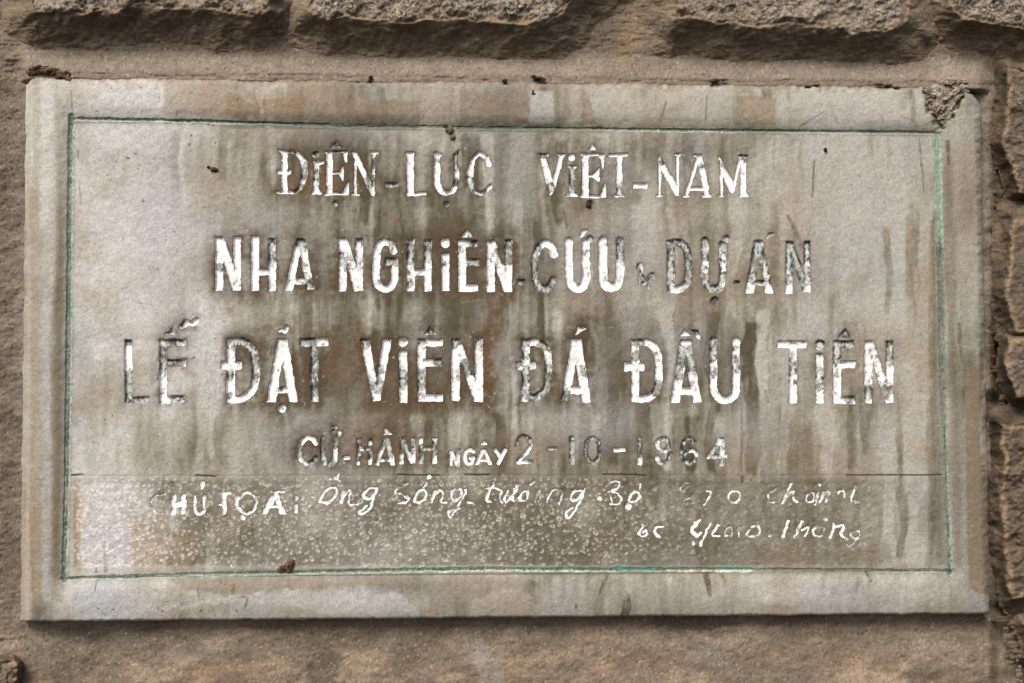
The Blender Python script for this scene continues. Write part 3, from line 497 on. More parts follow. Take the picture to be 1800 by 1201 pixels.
# ------------------------------------------------------------------ materials
def mat(name, rough=.8, bump=.3, bdist=.0008, scale=420, grain=.16, attr='Col', spec=.3, extra=None):
    m = bpy.data.materials.new(name); m.use_nodes = True; t = m.node_tree; L = t.links.new; bs = t.nodes['Principled BSDF']
    tc = t.nodes.new('ShaderNodeTexCoord'); at = t.nodes.new('ShaderNodeAttribute'); at.attribute_name = attr
    n1 = t.nodes.new('ShaderNodeTexNoise'); n1.inputs['Scale'].default_value = scale; n1.inputs['Detail'].default_value = 5; n1.inputs['Roughness'].default_value = .65
    L(tc.outputs['Object'], n1.inputs['Vector'])
    mr = t.nodes.new('ShaderNodeMapRange'); mr.inputs['From Min'].default_value = .25; mr.inputs['From Max'].default_value = .75; mr.inputs['To Min'].default_value = 1-grain; mr.inputs['To Max'].default_value = 1+grain
    L(n1.outputs['Fac'], mr.inputs['Value'])
    mx = t.nodes.new('ShaderNodeVectorMath'); mx.operation = 'SCALE'; L(at.outputs['Color'], mx.inputs[0]); L(mr.outputs['Result'], mx.inputs['Scale'])
    bp = t.nodes.new('ShaderNodeBump'); bp.inputs['Strength'].default_value = bump; bp.inputs['Distance'].default_value = bdist
    L(n1.outputs['Fac'], bp.inputs['Height']); L(bp.outputs['Normal'], bs.inputs['Normal'])
    L(mx.outputs['Vector'], bs.inputs['Base Color']); bs.inputs['Roughness'].default_value = rough; bs.inputs['Specular IOR Level'].default_value = spec
    if extra: extra(t, L, bs, tc, mx, bp, n1)
    return m
def slab_extra(t, L, bs, tc, mx, bp, n1):
    # pale crystals and dark pores of the weathered marble
    v = t.nodes.new('ShaderNodeTexVoronoi'); v.inputs['Scale'].default_value = 520; L(tc.outputs['Object'], v.inputs['Vector'])
    r = t.nodes.new('ShaderNodeMapRange'); r.inputs['From Min'].default_value = .0; r.inputs['From Max'].default_value = .28; r.inputs['To Min'].default_value = .5; r.inputs['To Max'].default_value = 1
    L(v.outputs['Distance'], r.inputs['Value'])
    n = t.nodes.new('ShaderNodeTexNoise'); n.inputs['Scale'].default_value = 60; L(tc.outputs['Object'], n.inputs['Vector'])
    q = t.nodes.new('ShaderNodeMapRange'); q.inputs['From Min'].default_value = .45; q.inputs['From Max'].default_value = .6; L(n.outputs['Fac'], q.inputs['Value'])
    ng = t.nodes.new('ShaderNodeTexNoise'); ng.inputs['Scale'].default_value = 14; ng.inputs['Detail'].default_value = 4; L(tc.outputs['Object'], ng.inputs['Vector'])
    qg = t.nodes.new('ShaderNodeMapRange'); qg.inputs['From Min'].default_value = .35; qg.inputs['From Max'].default_value = .65; qg.inputs['To Min'].default_value = .05; qg.inputs['To Max'].default_value = .42; L(ng.outputs['Fac'], qg.inputs['Value']); L(qg.outputs['Result'], bp.inputs['Strength'])
    m2 = t.nodes.new('ShaderNodeMix'); m2.data_type = 'FLOAT'; L(q.outputs['Result'], m2.inputs[0]); m2.inputs[2].default_value = 1; L(r.outputs['Result'], m2.inputs[3])
    s = t.nodes.new('ShaderNodeVectorMath'); s.operation = 'SCALE'; L(mx.outputs['Vector'], s.inputs[0]); L(m2.outputs[0], s.inputs['Scale']); L(s.outputs['Vector'], bs.inputs['Base Color'])
M_slab = mat('weathered_marble', .78, .45, .0006, 640, .26, extra=slab_extra)
M_mort = mat('weathered_mortar', .92, .4, .0007, 420, .24, spec=.15)
M_lump = mat('crumbly_mortar', .95, 1.0, .002, 300, .4, spec=.1)
def stone_extra(t, L, bs, tc, mx, bp, n1):
    # speckled granite crystals, shown only where the face is bare (attribute Face)
    v = t.nodes.new('ShaderNodeTexVoronoi'); v.inputs['Scale'].default_value = 300; v.inputs['Randomness'].default_value = 1
    nn = t.nodes.new('ShaderNodeTexNoise'); nn.inputs['Scale'].default_value = 140; nn.inputs['Detail'].default_value = 4; L(tc.outputs['Object'], nn.inputs['Vector'])
    ad = t.nodes.new('ShaderNodeMix'); ad.data_type = 'RGBA'; ad.blend_type = 'LINEAR_LIGHT'; ad.inputs[0].default_value = .012; L(tc.outputs['Object'], ad.inputs[6]); L(nn.outputs['Color'], ad.inputs[7]); L(ad.outputs[2], v.inputs['Vector'])
    sp = t.nodes.new('ShaderNodeSeparateColor'); L(v.outputs['Color'], sp.inputs[0])
    cr = t.nodes.new('ShaderNodeValToRGB'); e = cr.color_ramp; e.interpolation = 'CONSTANT'
    e.elements[0].position = 0; e.elements[0].color = (.06, .055, .05, 1); e.elements[1].position = .16; e.elements[1].color = (.34, .28, .21, 1)
    for p, c in [(.34, (.17, .15, .13, 1)), (.50, (.36, .30, .24, 1)), (.70, (.22, .17, .12, 1)), (.90, (.46, .42, .37, 1))]:
        k_ = e.elements.new(p); k_.color = c
    L(sp.outputs[0], cr.inputs[0])
    fa = t.nodes.new('ShaderNodeAttribute'); fa.attribute_name = 'Face'
    m = t.nodes.new('ShaderNodeMix'); m.data_type = 'RGBA'; L(fa.outputs['Fac'], m.inputs[0]); L(mx.outputs['Vector'], m.inputs[6]); L(cr.outputs[0], m.inputs[7])
    L(m.outputs[2], bs.inputs['Base Color'])
M_stone = mat('rough_granite', .9, 1.0, .003, 240, .3, spec=.2, extra=stone_extra)
def paint_extra(t, L, bs, tc, mx, bp, n1):
    # flaking white paint (attribute Paint is how much survives) over stained bare stone
    at = t.nodes.new('ShaderNodeAttribute'); at.attribute_name = 'Paint'
    na = t.nodes.new('ShaderNodeTexNoise'); na.inputs['Scale'].default_value = 420; na.inputs['Detail'].default_value = 7; na.inputs['Roughness'].default_value = .85; L(tc.outputs['Object'], na.inputs['Vector'])
    nl = t.nodes.new('ShaderNodeTexVoronoi'); nl.inputs['Scale'].default_value = 260; L(tc.outputs['Object'], nl.inputs['Vector']); sc_ = t.nodes.new('ShaderNodeSeparateColor'); L(nl.outputs['Color'], sc_.inputs[0])
    mm = t.nodes.new('ShaderNodeMix'); mm.data_type = 'FLOAT'; mm.inputs[0].default_value = .30; L(na.outputs['Fac'], mm.inputs[2]); L(sc_.outputs[0], mm.inputs[3])
    nb = t.nodes.new('ShaderNodeMath'); nb.operation = 'ADD'; L(at.outputs['Fac'], nb.inputs[0]); L(mm.outputs[0], nb.inputs[1])
    r = t.nodes.new('ShaderNodeMapRange'); r.inputs['From Min'].default_value = .74; r.inputs['From Max'].default_value = .92; L(nb.outputs[0], r.inputs['Value'])
    n2 = t.nodes.new('ShaderNodeTexNoise'); n2.inputs['Scale'].default_value = 160; n2.inputs['Detail'].default_value = 4; L(tc.outputs['Object'], n2.inputs['Vector'])
    wc = t.nodes.new('ShaderNodeMix'); wc.data_type = 'RGBA'; wc.inputs[6].default_value = (.88, .88, .87, 1); wc.inputs[7].default_value = (.70, .68, .64, 1)
    q = t.nodes.new('ShaderNodeMapRange'); q.inputs['From Min'].default_value = .5; q.inputs['From Max'].default_value = .75; L(n2.outputs['Fac'], q.inputs['Value']); L(q.outputs['Result'], wc.inputs[0])
    m = t.nodes.new('ShaderNodeMix'); m.data_type = 'RGBA'; L(r.outputs['Result'], m.inputs[0]); L(mx.outputs['Vector'], m.inputs[6]); L(wc.outputs[2], m.inputs[7])
    L(m.outputs[2], bs.inputs['Base Color'])
    b2 = t.nodes.new('ShaderNodeBump'); b2.inputs['Strength'].default_value = .8; b2.inputs['Distance'].default_value = .0006; L(r.outputs['Result'], b2.inputs['Height']); L(bp.outputs['Normal'], b2.inputs['Normal']); L(b2.outputs['Normal'], bs.inputs['Normal'])
M_paint = mat('flaking_white_paint', .5, .5, .0006, 420, .28, spec=.4, extra=paint_extra)
M_green = mat('green_groove_paint', .6, .5, .0006, 420, .35)

# ------------------------------------------------------------------ mesh helpers
def make_mesh(name, V, Q, cols=None, attrs=None, m=None, parent=None):
    me = bpy.data.meshes.new(name); n = len(V); f = len(Q)
    me.vertices.add(n); me.vertices.foreach_set('co', np.ascontiguousarray(V, dtype=np.float32).ravel())
    me.loops.add(f*4); me.loops.foreach_set('vertex_index', np.ascontiguousarray(Q, dtype=np.int32).ravel())
    me.polygons.add(f); me.polygons.foreach_set('loop_start', np.arange(0, f*4, 4, dtype=np.int32)); me.polygons.foreach_set('loop_total', np.full(f, 4, dtype=np.int32))
    me.polygons.foreach_set('use_smooth', np.ones(f, dtype=bool))
    me.update(calc_edges=True)
    if cols is not None:
        a = me.attributes.new('Col', 'FLOAT_COLOR', 'POINT'); c = np.ones((n, 4), np.float32); c[:, :3] = cols; a.data.foreach_set('color', c.ravel())
    for k_, v in (attrs or {}).items():
        a = me.attributes.new(k_, 'FLOAT', 'POINT'); a.data.foreach_set('value', np.ascontiguousarray(v, dtype=np.float32).ravel())
    if m: me.materials.append(m)
    o = bpy.data.objects.new(name, me); COL.objects.link(o)
    if parent: o.parent = parent
    return o
def grid_quads(ny, nx, keep=None):
    i = np.arange(ny*nx).reshape(ny, nx)
    Q = np.stack([i[1:, :-1], i[1:, 1:], i[:-1, 1:], i[:-1, :-1]], -1)
    return Q[keep] if keep is not None else Q.reshape(-1, 4)
def compact(V, Q, *arr):
    u, inv = np.unique(Q.ravel(), return_inverse=True)
    return (V[u], inv.reshape(-1, 4)) + tuple(a[u] for a in arr)
def thing(name, label, cat, loc=(0, 0, 0), group=None):
    o = bpy.data.objects.new(name, None); COL.objects.link(o); o.empty_display_size = .05
    o['label'] = label; o['category'] = cat
    if group: o['group'] = group
    return o

# ------------------------------------------------------------------ the plaque
plaque = thing('marble_plaque', 'weathered marble plaque with recessed white lettering and green border groove, on the stone wall', 'plaque')
us = np.linspace(0, 1, 1270)
ya = np.concatenate([np.arange(134, 836, 1.45), np.arange(836, 1004, 1.0), np.arange(1004, 1093, 1.45), [1093.0]]); vs = (ya-134)/959
U, V_ = np.meshgrid(us, vs)
gx = (46*(1-U)+1722*U)*(1-V_) + (36*(1-U)+1740*U)*V_
gy = (134*(1-U)+152*U)*(1-V_) + (1093*(1-U)+1079*U)*V_
hh = samp(HS, gx, gy); cc = samp(CS, gx, gy)
eb = np.minimum(np.minimum(U, 1-U)*1690, np.minimum(V_, 1-V_)*945)
jx = 1.6*samp(fbm(XX/24, YY/24, 91, 3), gx, gy)*ss(10, 0, eb); jy = .9*samp(fbm(XX/24, YY/24, 92, 3), gx, gy)*ss(10, 0, eb)
base = PT(gx+jx, gy+jy, hh)
ny, nx = gx.shape
VV = base.reshape(-1, 3); CCf = cc.reshape(-1, 3); Q = grid_quads(ny, nx)
ring = np.concatenate([np.arange(nx), nx-1+nx*np.arange(1, ny), (ny-1)*nx+np.arange(nx-2, -1, -1), nx*np.arange(ny-2, 0, -1)])
back = VV[ring].copy(); back[:, 1] = (TH+8)*PX
b0 = len(VV); m_ = len(ring); j = np.arange(m_); jn = (j+1) % m_
Q2 = np.stack([ring[j], ring[jn], b0+jn, b0+j], 1)
make_mesh('slab', np.concatenate([VV, back]), np.concatenate([Q, Q2]), np.concatenate([CCf, CCf[ring]*.9]), None, M_slab, plaque)

stain_lo = S(64,71,69); stain_hi = S(214,218,210)
for (ch, li, s_, d, st, depth), cov in zip(letters, COVER):
    x = XX[s_]; y = YY[s_]
    inside = d < 1.8
    keep = inside[1:, 1:] | inside[1:, :-1] | inside[:-1, 1:] | inside[:-1, :-1]
    h = HS[s_]
    pn = np.clip(st + .20*fbm(x/8, y/13, 200+li, 3), -.2, 1.2)
    # state of the paint -> attribute: 1 = whole, 0 = bare
    pa = np.clip((pn-(.27 if li < 9 else .33))*1.15, 0, 1)*.75 + .05
    hz = h + .8*ss(1.0, -.2, d) - 1.6*ss(.3, 1.5, d) + .5*(pa > .45)*ss(0, -2, d) + .25*N2[s_]
    p3 = PT(x, y, hz)
    k_ = np.clip(.36 + .7*fbm(x/3.0, y/5, 300, 3) + .42*ss(-1.2, -4.5, d) + .3*fbm(x/12, y/22, 302, 2), 0, 1)**1.25
    col = stain_lo + (stain_hi-stain_lo)*k_[..., None]
    col = mix(col, S(96,84,66), np.clip(.4*fbm(x/20, y/20, 301, 2)+.15, 0, .6))
    if li >= 9: col = mix(col, mix(CS[s_], S(196,190,180), np.clip(.45+.6*fbm(x/4, y/4, 303, 2), 0, .8)), np.full(x.shape, .75))
    gq = grid_quads(x.shape[0], x.shape[1], keep)
    if len(gq) == 0: continue
    V3, q3, c3, a3 = compact(p3.reshape(-1, 3), gq, col.reshape(-1, 3), pa.reshape(-1))
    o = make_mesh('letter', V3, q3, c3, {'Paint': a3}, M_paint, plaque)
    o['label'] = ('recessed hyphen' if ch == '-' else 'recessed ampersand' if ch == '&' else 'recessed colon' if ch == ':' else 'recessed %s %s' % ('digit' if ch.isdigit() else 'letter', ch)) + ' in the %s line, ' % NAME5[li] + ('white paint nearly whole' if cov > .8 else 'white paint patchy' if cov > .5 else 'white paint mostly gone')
for k, (s_, d) in GS.items():
    x = XX[s_]; y = YY[s_]; inside = (d < 1.6)
    keep = inside[1:, 1:] | inside[1:, :-1] | inside[:-1, 1:] | inside[:-1, :-1]
    hz = HS[s_] + .5*ss(1.6, -.4, d) - 1.2*ss(.6+.7*N2[s_], 1.8+.7*N2[s_], d)
    t_ = -d/(GW[k]/2)
    along = x if k in ('top', 'bottom') else y
    a1 = fbm(along/40, np.full_like(along, 3.0 if k == 'top' else 9.0), 410, 3)
    nn_ = fbm(x/5, y/5, 411, 3)
    dk = S(66,78,68); mint = S(206,214,200); stone = CS[s_]
    nf_ = fbm(x/2.2, y/2.2, 412, 2)
    side = np.clip(.5 + (-(y-np.interp(x, [p[0] for p in panel_groove[k]], [p[1] for p in panel_groove[k]])) if k in ('top', 'bottom') else -(x-np.interp(y, [p[1] for p in panel_groove[k]], [p[0] for p in panel_groove[k]])))/GW[k], 0, 1)
    col = mix(np.broadcast_to(S(140,154,138), x.shape+(3,)), dk, np.clip(ss(.45, .95, t_ + .3*nn_)*.95, 0, 1))  # dark green core also paints in the shadow deep in the groove
    col = mix(col, mint, np.clip(ss(.75, .1, t_)*(.55+.9*nn_+.5*a1-.5*side)+.3*nf_, 0, .95)); col = col*(1+.2*nf_)[..., None]
    keepg = {'top': .32, 'left': .62, 'right': .45, 'bottom': .42}[k]
    wear = np.clip(.76 - keepg + .8*nn_ + .7*a1 + .4*ss(.4, 0, t_), 0, .95)
    if k == 'top': wear = np.clip(wear + .12 - .9*gauss(330, 214, 70, 30)[s_] - .3*gauss(1200, 228, 90, 30)[s_] + .15*ss(1300, 1400, x), 0, .92); col = mix(col, S(66,72,58), .6*ss(380, 480, x)*ss(1120, 1000, x))
    if k == 'bottom': wear = np.clip(wear - .5*gauss(900, 1003, 260, 30)[s_] + .6*ss(1330, 1340, x), 0, 1); col = mix(col, S(66,160,148), np.clip(.9*np.exp(-((x-1112)/26)**2)+.6*ss(1130, 1140, x)*ss(1325, 1315, x)*(y < 1001), 0, 1)); col = mix(col, S(206,208,190), .85*ss(1165, 1180, x)*ss(1326, 1318, x)*(y > 1001.5))
    if k == 'right': wear = np.clip(wear - .7*gauss(1652, 320, 40, 110)[s_], 0, .85); col = mix(col, S(150,176,156), .7*ss(440, 400, y)); col = mix(col, S(84,90,78), .6*ss(420, 440, y)*ss(760, 700, y))
    col = mix(col, stone*.85, wear)
    V3, q3, c3 = compact(PT(x, y, hz).reshape(-1, 3), grid_quads(x.shape[0], x.shape[1], keep), col.reshape(-1, 3))
    o = make_mesh('groove_paint', V3, q3, c3, None, M_green, plaque)

# ------------------------------------------------------------------ the wall: mortar bed with rough stones standing out of it
wall = thing('stone_wall', 'rough granite rubble wall with brown mortar pointing behind the marble plaque', 'wall')
W1 = fbm(XX/70, YY/45, 501, 5); W2 = fbm(XX/15, YY/9, 502, 4); W3 = fbm(XX/3, YY/3, 503, 3); W4 = fbm(XX/200, YY/160, 504, 3)
HW = -TH + 4*W1*(1-.6*(YY > 1080)) + .9*W2 + .25*W3 + 1.2*fbm(XX/26, YY/4, 509, 4)*(YY < 140) - 3
# bank of mortar on the top edge of the slab
dtw = (134 + (XX-46)*18/1676) - YY
bank = ss(52, 0, dtw + 5*W1)*ss(30, 48, XX+4*W2)
inx = ss(30, 50, XX)*ss(1745, 1715, XX)
HW += (TH-2)*bank*(dtw > -14)*inx*ss(-14, -4, dtw)
HW = np.where((dtw > 0) & (dtw < 34), HW - 2.0*ss(1.8, .2, np.abs(dtw-(5+3.5*fbm(XX/60, YY*0, 505, 4)))) *(XX > 60), HW)
# mortar swelling out below the slab
dbw = YY - (1093 - (XX-36)*14/1704)
HW += ss(10, 150, dbw)*(21+3*W1)*ss(1760+(YY-1090)*.45, 1738+(YY-1090)*.45, XX+5*W2)
HW -= 7*np.exp(-((XX-190-20*W1)/22)**2)*ss(10, 60, dbw) + 8*np.exp(-((XX-555-16*W1)/26)**2)*ss(30, 90, dbw)
# left strip
HW += 10*ss(44, -30, XX)*(dbw < 30)
# right side: deep, broken pointing
HW -= 14*ss(1738, 1756, XX)*ss(150, 230, YY)
for (x, y, rx, ry, a_) in [(1746,705,12,12,-26),(1752,640,10,40,-14),(1790,712,30,6,-16),(1760,1070,40,10,-12),(1765,1120,20,30,-14),(1800,1170,24,40,-16),(1755,410,26,8,-10),(255,70,6,4,-8),(1780,45,60,4,-10)]:
    HW += a_*gauss(x, y, rx, ry)
CW = np.broadcast_to(S(129,120,107), XX.shape+(3,)).copy()
CW = mix(CW, S(158,145,129), np.clip(.5*W4+.4*W1, 0, .8)); CW = mix(CW, S(100,85,70), np.clip(-.6*W1-.2*W4+.25*W2, 0, .75))
top = (YY < 150)
CW = mix(CW, S(150,134,119), .5*ss(40, 10, dtw)*top)
CW = mix(CW, S(110,96,80), np.clip(.6*ss(34, 62, dtw+6*W1+5*W2)*top*ss(25, 60, XX)*(.8+.4*W2), 0, 1))                     # shade under the stones, painted into the mortar colour
CW = mix(CW, S(150,124,98), np.clip(.85*np.exp(-((XX-1112-(60-YY)*.25)/28)**2)*top*np.clip(.7+.3*W2, 0, .9)*ss(140, 60, YY), 0, 1))
CW = mix(CW, S(168,150,130), .6*np.exp(-((XX-515)/24)**2)*ss(60, 20, YY))
CW = mix(CW, S(86,72,56), np.clip(.7*ss(10, 0, np.abs(dtw-6)+3*W2)*(.3+.7*W2)*top, 0, 1))
low = ss(0, 20, dbw)
CW = mix(CW, S(140,116,98), low*np.clip(.5+.8*fbm(XX/90, YY/50, 506, 3), 0, .8)*ss(20, 90, dbw)); CW = mix(CW, S(158,130,96), low*.6*np.clip(gauss(455,1165,60,22)+gauss(910,1185,45,25)+gauss(660,1170,30,14)+gauss(40,1150,30,20)*.5, 0, 1)*(1+.6*W2))
CW = mix(CW, S(158,126,108), low*.5*gauss(1000,1160,110,30)); CW = mix(CW, S(148,142,136), low*.2*ss(4, -4, sd_poly(XX+3*W2, YY, [(800,1120),(830,1095),(862,1150),(885,1201),(890,1280),(820,1280),(838,1190)]))*ss(1100, 1130, YY))
CW = mix(CW, S(112,102,90), low*.75*np.clip(gauss(570,1165,30,40)+gauss(205,1150,70,70)*.7+gauss(125,1110,40,25), 0, 1)); CW = mix(CW, S(178,158,132), low*.5*ss(1380, 1560, XX)*ss(1130, 1180, YY)*(.7+.5*W2))
CW = mix(CW, S(80,67,54), .75*low*ss(46, 4, dbw+10*W1))  # shadow of the slab painted on the mortar along its bottom edge
CW = mix(CW, S(116,102,88), .6*ss(40, 10, XX)*(dbw < 20)*np.clip(.6+.8*W1, 0, 1)); CW = mix(CW, S(150,134,116), .55*gauss(10, 60, 30, 130))
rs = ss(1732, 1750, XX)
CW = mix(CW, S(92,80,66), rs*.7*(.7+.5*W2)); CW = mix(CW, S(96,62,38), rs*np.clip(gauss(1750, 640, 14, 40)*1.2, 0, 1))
CW = mix(CW, S(118,107,92), low*np.clip(.5+.9*fbm(XX/110, YY/70, 511, 3), 0, .85)); CW = mix(CW, S(96,84,70), low*np.clip(.8*fbm(XX/60, YY/40, 512, 3)-.05, 0, .5)); CW = mix(CW, S(170,150,128), low*np.clip(.8*fbm(XX/80, YY/34, 513, 4)-.1, 0, .45)); CW = mix(CW, S(150,146,140), low*.45*ss(3, -3, sd_poly(XX+3*W2, YY, [(812,1118),(835,1100),(868,1150),(886,1190),(888,1260),(836,1260),(842,1180)]))*ss(1100, 1135, YY)); CW = mix(CW, S(92,84,74), low*.8*ss(10, -8, sd_poly(XX+7*W2, YY+6*W2, [(540,1180),(556,1140),(580,1132),(596,1150),(590,1210),(540,1260)])))
CW = np.clip(CW*(1+.14*W3+.16*W2)[..., None], .01, .9)
pit = ((fbm(XX/2.2, YY/2.2, 520, 2) < -.70)|(fbm(XX/6, YY/5, 522, 3) < -.80-.15*(YY<1100)))*1.0; CW = mix(CW, S(64,54,44), .5*pit); HW -= 1.2*pit
white_ = (fbm(XX/2.4, YY/2.4, 521, 2) > .95)*1.0; CW = mix(CW, S(205,192,175), .5*white_)
gxs = np.concatenate([np.arange(-900, 0, 10), np.arange(0, 1800, 2.2), np.arange(1800, 2700, 10)]); gys = np.concatenate([np.arange(-600, 0, 10), np.arange(0, 1201, 2.2), np.arange(1201, 1800, 10)])
GX, GY = np.meshgrid(gxs, gys)
def fold(v, a, b, lo, hi):      # beyond the surveyed area the mortar carries on like the last strip of it
    v = np.where(v < lo, lo + np.abs((lo-v + (lo-a)) % (2*(lo-a)) - (lo-a))*-1 if lo > a else v, v)
    return np.where(v > hi, hi + np.abs((v-hi + (b-hi)) % (2*(b-hi)) - (b-hi)), v)
FX = fold(GX, -148, 1948, 0, 1800); FY = fold(GY, -148, 1348, 0, 1201)
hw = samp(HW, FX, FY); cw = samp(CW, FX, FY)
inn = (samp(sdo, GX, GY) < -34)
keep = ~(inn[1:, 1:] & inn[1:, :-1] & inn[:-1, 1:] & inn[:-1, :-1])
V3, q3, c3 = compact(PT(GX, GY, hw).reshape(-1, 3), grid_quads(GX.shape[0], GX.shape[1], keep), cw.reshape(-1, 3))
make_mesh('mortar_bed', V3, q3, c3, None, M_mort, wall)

def stone(face, zf, fall, seed, rough=3.0, base=(144,130,112), bare=1.0, step=2.2, dirt=(122,107,89), lowcut=-TH-8, slope_pow=1.0, zvar=0.0, label=None):  # dirt: brown tone off the face, with the shade of the undersides painted in
    a = np.array(face, float); pad = fall+14
    x0, x1, y0, y1 = a[:, 0].min()-pad, a[:, 0].max()+pad, a[:, 1].min()-pad, a[:, 1].max()+pad
    st_ = step if step > 5 or (y1 > -10 and x1 > -10 and x0 < 1810) else 6
    gx, gy = np.meshgrid(np.arange(x0, x1, st_), np.arange(y0, y1, st_))
    wx = 6*fbm(gx/34, gy/30, seed, 3); wy = 6*fbm(gx/34, gy/30, seed+1, 3)
    d = sd_poly(gx+wx, gy+wy, face)
    n1 = fbm(gx/32, gy/26, seed+2, 5, .62); n2 = fbm(gx/8, gy/7, seed+3, 4, .65); ns = fbm(gx/11, gy/2.4, seed+4, 4)
    f_ = ss(2.5, -2.5, d + 2*n2)
    t = np.clip(d/fall, 0, 1)
    tt = 1-(1-t)**1.5; z = zf*(1-tt) + lowcut*tt + zvar*n1
    z = np.where(d > 0, z + 1.1*ns + .8*n2 + 2.2*n1*ss(0, .3, t), z + rough*n1*1.2 + rough*.55*n2 - 3*ss(-9, 0, d))
    # craggy steps on the broken face
    z = z + f_*rough*.6*np.floor(n1*3)/1.5
    keep = (z > lowcut+1)
    kq = keep[1:, 1:] | keep[1:, :-1] | keep[:-1, 1:] | keep[:-1, :-1]
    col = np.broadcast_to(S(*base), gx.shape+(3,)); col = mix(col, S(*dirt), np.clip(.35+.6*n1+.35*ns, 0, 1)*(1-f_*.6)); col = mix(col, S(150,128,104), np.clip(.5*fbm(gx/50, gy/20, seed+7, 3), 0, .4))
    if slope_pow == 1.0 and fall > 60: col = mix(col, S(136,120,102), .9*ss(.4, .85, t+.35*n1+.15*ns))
    rim = ss(7, 1, np.abs(d+4)+2*n2); col = mix(col, S(172,148,118), rim*.6)
    col = np.clip(col*(1+.15*n2+.22*ns*(1-f_))[..., None], .01, .9)
    fa = f_*bare*np.clip(.75+.5*n1-.5*rim, 0, 1)
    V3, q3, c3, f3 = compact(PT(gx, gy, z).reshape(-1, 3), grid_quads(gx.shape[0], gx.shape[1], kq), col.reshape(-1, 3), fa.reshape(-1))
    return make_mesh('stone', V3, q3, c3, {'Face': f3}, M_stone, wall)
# course above the plaque (bare broken faces above, dirty undersides with their shade painted in)
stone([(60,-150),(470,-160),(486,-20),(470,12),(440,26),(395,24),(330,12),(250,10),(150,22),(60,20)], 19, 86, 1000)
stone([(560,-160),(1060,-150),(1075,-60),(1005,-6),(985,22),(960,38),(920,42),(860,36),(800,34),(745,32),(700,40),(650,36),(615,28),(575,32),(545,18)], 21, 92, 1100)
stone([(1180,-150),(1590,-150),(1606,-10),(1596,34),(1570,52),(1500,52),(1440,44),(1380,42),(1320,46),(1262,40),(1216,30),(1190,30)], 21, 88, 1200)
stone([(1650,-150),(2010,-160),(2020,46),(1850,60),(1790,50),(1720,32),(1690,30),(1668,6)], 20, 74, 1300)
stone([(-250,-160),(-80,-150),(-74,120),(-90,220),(-250,210)], 20, 40, 1400)
# broken stones to the right of the plaque
stone([(1768,120),(1990,110),(1990,330),(1790,335),(1766,250)], 2, 30, 1500, 2.2, (96,84,70), .45, 2.2, (64,55,45))
stone([(1778,385),(2000,380),(2000,560),(1785,580),(1766,520)], 6, 34, 1600, 1.6, (112,99,84), .15, 2.2, (72,62,52))
stone([(1776,598),(2000,600),(2000,690),(1790,700),(1770,660)], 12, 20, 1700, 2.2, (108,96,82), .35, 2.2, (68,56,45))
stone([(1764,745),(2000,740),(2000,1040),(1776,1050),(1758,900)], 4, 30, 1800, 2.6, (106,92,76), .15, 2.2, (68,58,47), zvar=4)
stone([(1800,1096),(2010,1090),(2010,1170),(1840,1160),(1812,1130)], -8, 22, 1900, 3, (100,86,70), .2)
stone([(1840,1180),(2010,1175),(2010,1400),(1860,1400)], 10, 40, 2000)
# corner of a stone at lower left
stone([(-200,1168),(22,1164),(30,1190),(20,1400),(-200,1400)], 10, 22, 2100, 5, (112,98,80), .25)
stone([(-250,300),(-90,290),(-85,1050),(-240,1060)], 12, 40, 2200)
stone([(120,1270),(800,1262),(820,1400),(110,1400)], 24, 40, 2300)
stone([(920,1268),(1700,1262),(1720,1400),(930,1400)], 24, 40, 2400)

# the wall goes on around the surveyed part
for i, (x0, y0, x1, y1) in enumerate([(-860,-560,-520,-300),(-470,-560,-120,-250),(-60,-560,420,-240),(480,-570,1040,-230),(1100,-560,1560,-240),(1620,-560,2060,-230),(2120,-560,2640,-240),
        (-860,-240,-420,120),(-860,180,-380,560),(-860,620,-400,1040),(-860,1110,-300,1420),(2080,-170,2600,140),(2060,200,2640,560),(2060,620,2600,1040),(2070,1110,2640,1400),
        (-860,1470,-260,1760),(-200,1460,380,1760),(440,1460,1000,1760),(1060,1470,1560,1760),(1620,1460,2160,1760)]):
    m_x = (x0+x1)/2
    stone([(x0,y0+20),(m_x,y0),(x1,y0+16),(x1+14,(y0+y1)/2),(x1-6,y1),(m_x,y1+14),(x0+10,y1-6),(x0-12,(y0+y1)/2)], 20, 46, 2500+i*13, step=8)

# ------------------------------------------------------------------ lumps of mud, moss and mortar left on the plaque
def lump(name, label, cat, parts, seed, colr=(104,88,70), col2=(60,50,40), sub=4, rough=.55, group=None):
    """parts: (x, y, z, rx, ry, rz) in survey pixels; merged into one crumbly mesh"""
    bm = bmesh.new(); lay = bm.verts.layers.float_color.new('Col')
    c0 = PT(np.array(parts[0][0]), np.array(parts[0][1]), 0)
    for i, (x, y, z, rx, ry, rz) in enumerate(parts):
        r = bmesh.ops.create_icosphere(bm, subdivisions=sub, radius=1)
        c = PT(np.array(float(x)), np.array(float(y)), z)
        for v in r['verts']:
            n = v.co.normalized()
            q = Vector((n.x*rx, n.y*rz, n.z*ry))
            nz = mnoise.fractal(q*.11 + Vector((seed+i*7, 3, 1)), .8, 2.2, 5)
            nf = mnoise.noise(q*.45 + Vector((seed, i, 5)))
            sc = (1 + rough*nz + .22*nf)*(.78 if name != 'mortar_lump' else 1)
            v.co = Vector(c) - Vector(c0) + q*sc*PX
            k_ = min(1, max(0, .5 + .9*nz + .4*nf)); a_, b_ = S(*col2), S(*colr)
            v[lay] = (*(a_+(b_-a_)*k_), 1)
    me = bpy.data.meshes.new(name); bm.to_mesh(me); bm.free()
    for p_ in me.polygons: p_.use_smooth = True
    me.materials.append(M_lump); o = bpy.data.objects.new(name, me); COL.objects.link(o); o.location = c0
    o['label'] = label; o['category'] = cat
    if group: o['group'] = group
    return o
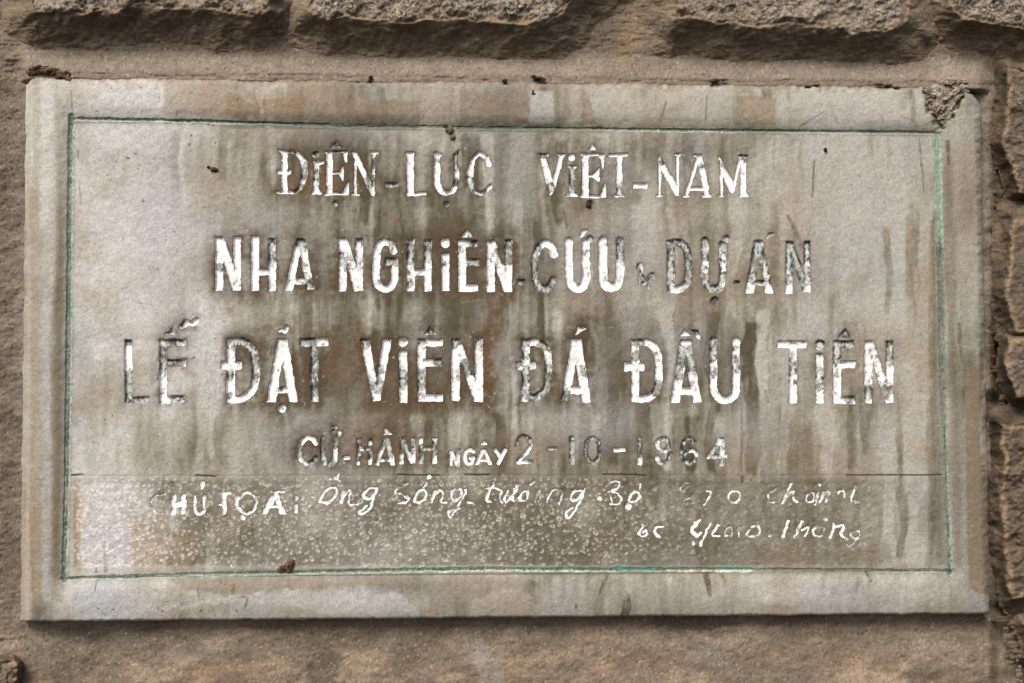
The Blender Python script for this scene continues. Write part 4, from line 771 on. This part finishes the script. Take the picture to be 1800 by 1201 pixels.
lump('mortar_lump', 'rough grey lump of mortar stuck on the broken upper right corner of the plaque', 'mortar lump',
     [(1656,176,-11,30,24,12),(1642,164,-10,21,14,11),(1661,204,-11,12,20,10),(1680,160,-10,22,11,11),(1651,188,-10,20,16,11),(1674,147,-9,26,8,11)], 11, (184,172,156), (104,94,82), 5, .36)
lump('mud_clump', 'brown crumbling mud clump on the upper left corner of the plaque', 'mud clump', [(70,122,-4,20,9,9),(90,126,-4,20,8,9),(112,131,-3,13,7,7),(104,134,-2,10,6,6),(118,137,-3,8,9,6),(58,126,-6,12,10,7)], 21, (134,112,90), (78,62,48), 5, .55)
lump('mud_clump', 'dark mud clump on the mortar at the middle of the top edge of the plaque', 'mud clump', [(946,138,0,10,5,5),(938,135,0,6,4,4),(956,140,0,5,3,3)], 31, (92,80,64), (52,44,36), 3)
lump('moss_tuft', 'small dark tuft hanging on the top border above the word VIỆT', 'moss', [(938,164,1,7,6,4),(932,178,0,3,5,2),(933,158,0,3,5,2)], 41, (92,78,62), (46,40,32), 3, .8)
lump('mud_clump', 'dark mud clump on the top edge of the plaque above the word NAM', 'mud clump', [(1256,142,1,12,5,4),(1272,140,0,8,3,3)], 51, (96,84,66), (56,48,38), 3)
lump('mud_clump', 'small mud speck on the top edge of the plaque above the word LỰC', 'mud clump', [(887,142,1,6,5,4)], 61, (92,80,66), (56,46,38), 3)
lump('mud_clump', 'small mud speck on the top edge left of the middle', 'mud clump', [(651,136,1,5,4,4),(649,141,0,3,4,3)], 66, (92,76,60), (56,46,38), 3)
lump('moss_tuft', 'brown tuft sitting on the bottom groove below the word ĐẶT', 'moss', [(505,996,1,12,9,4),(512,990,1,8,6,4),(494,1001,0,8,5,3)], 71, (124,104,88), (66,52,44), 4, .7)
lump('moss_tuft', 'tiny dark tuft on the pale stone left of the first line', 'moss', [(376,298,1,8,5,3),(366,294,0,4,3,2)], 81, (96,84,70), (50,44,36), 3)
lump('moss_tuft', 'greenish brown tuft hanging from the top groove above the word LỰC', 'moss', [(790,228,1,9,8,3),(797,243,0,5,7,2),(783,219,0,6,3,2)], 91, (122,112,92), (76,68,54), 3, .8)
lump('mud_clump', 'dark bit of mud under the letter E of the word VIỆT', 'mud clump', [(1036,359,1,6,6,3)], 101, (80,68,54), (44,38,30), 3)
lump('mud_clump', 'small black speck of dirt at the right of the word NAM', 'mud clump', [(1452,263,1,4,4,3)], 105, (60,50,40), (34,28,22), 3)
lump('mud_clump', 'flat earthy crumb on the top edge between the mortar lump and the word NAM', 'mud clump', [(1420,152,-1,9,3,4),(1434,150,-1,10,3,4)], 111, (122,100,80), (70,56,44), 3)
lump('mud_clump', 'earthy crumb on the top edge nearest to the grey mortar lump', 'mud clump', [(1545,148,-1,12,3,4),(1562,150,-1,9,4,4),(1575,154,-1,8,4,4)], 121, (122,100,80), (70,56,44), 3)
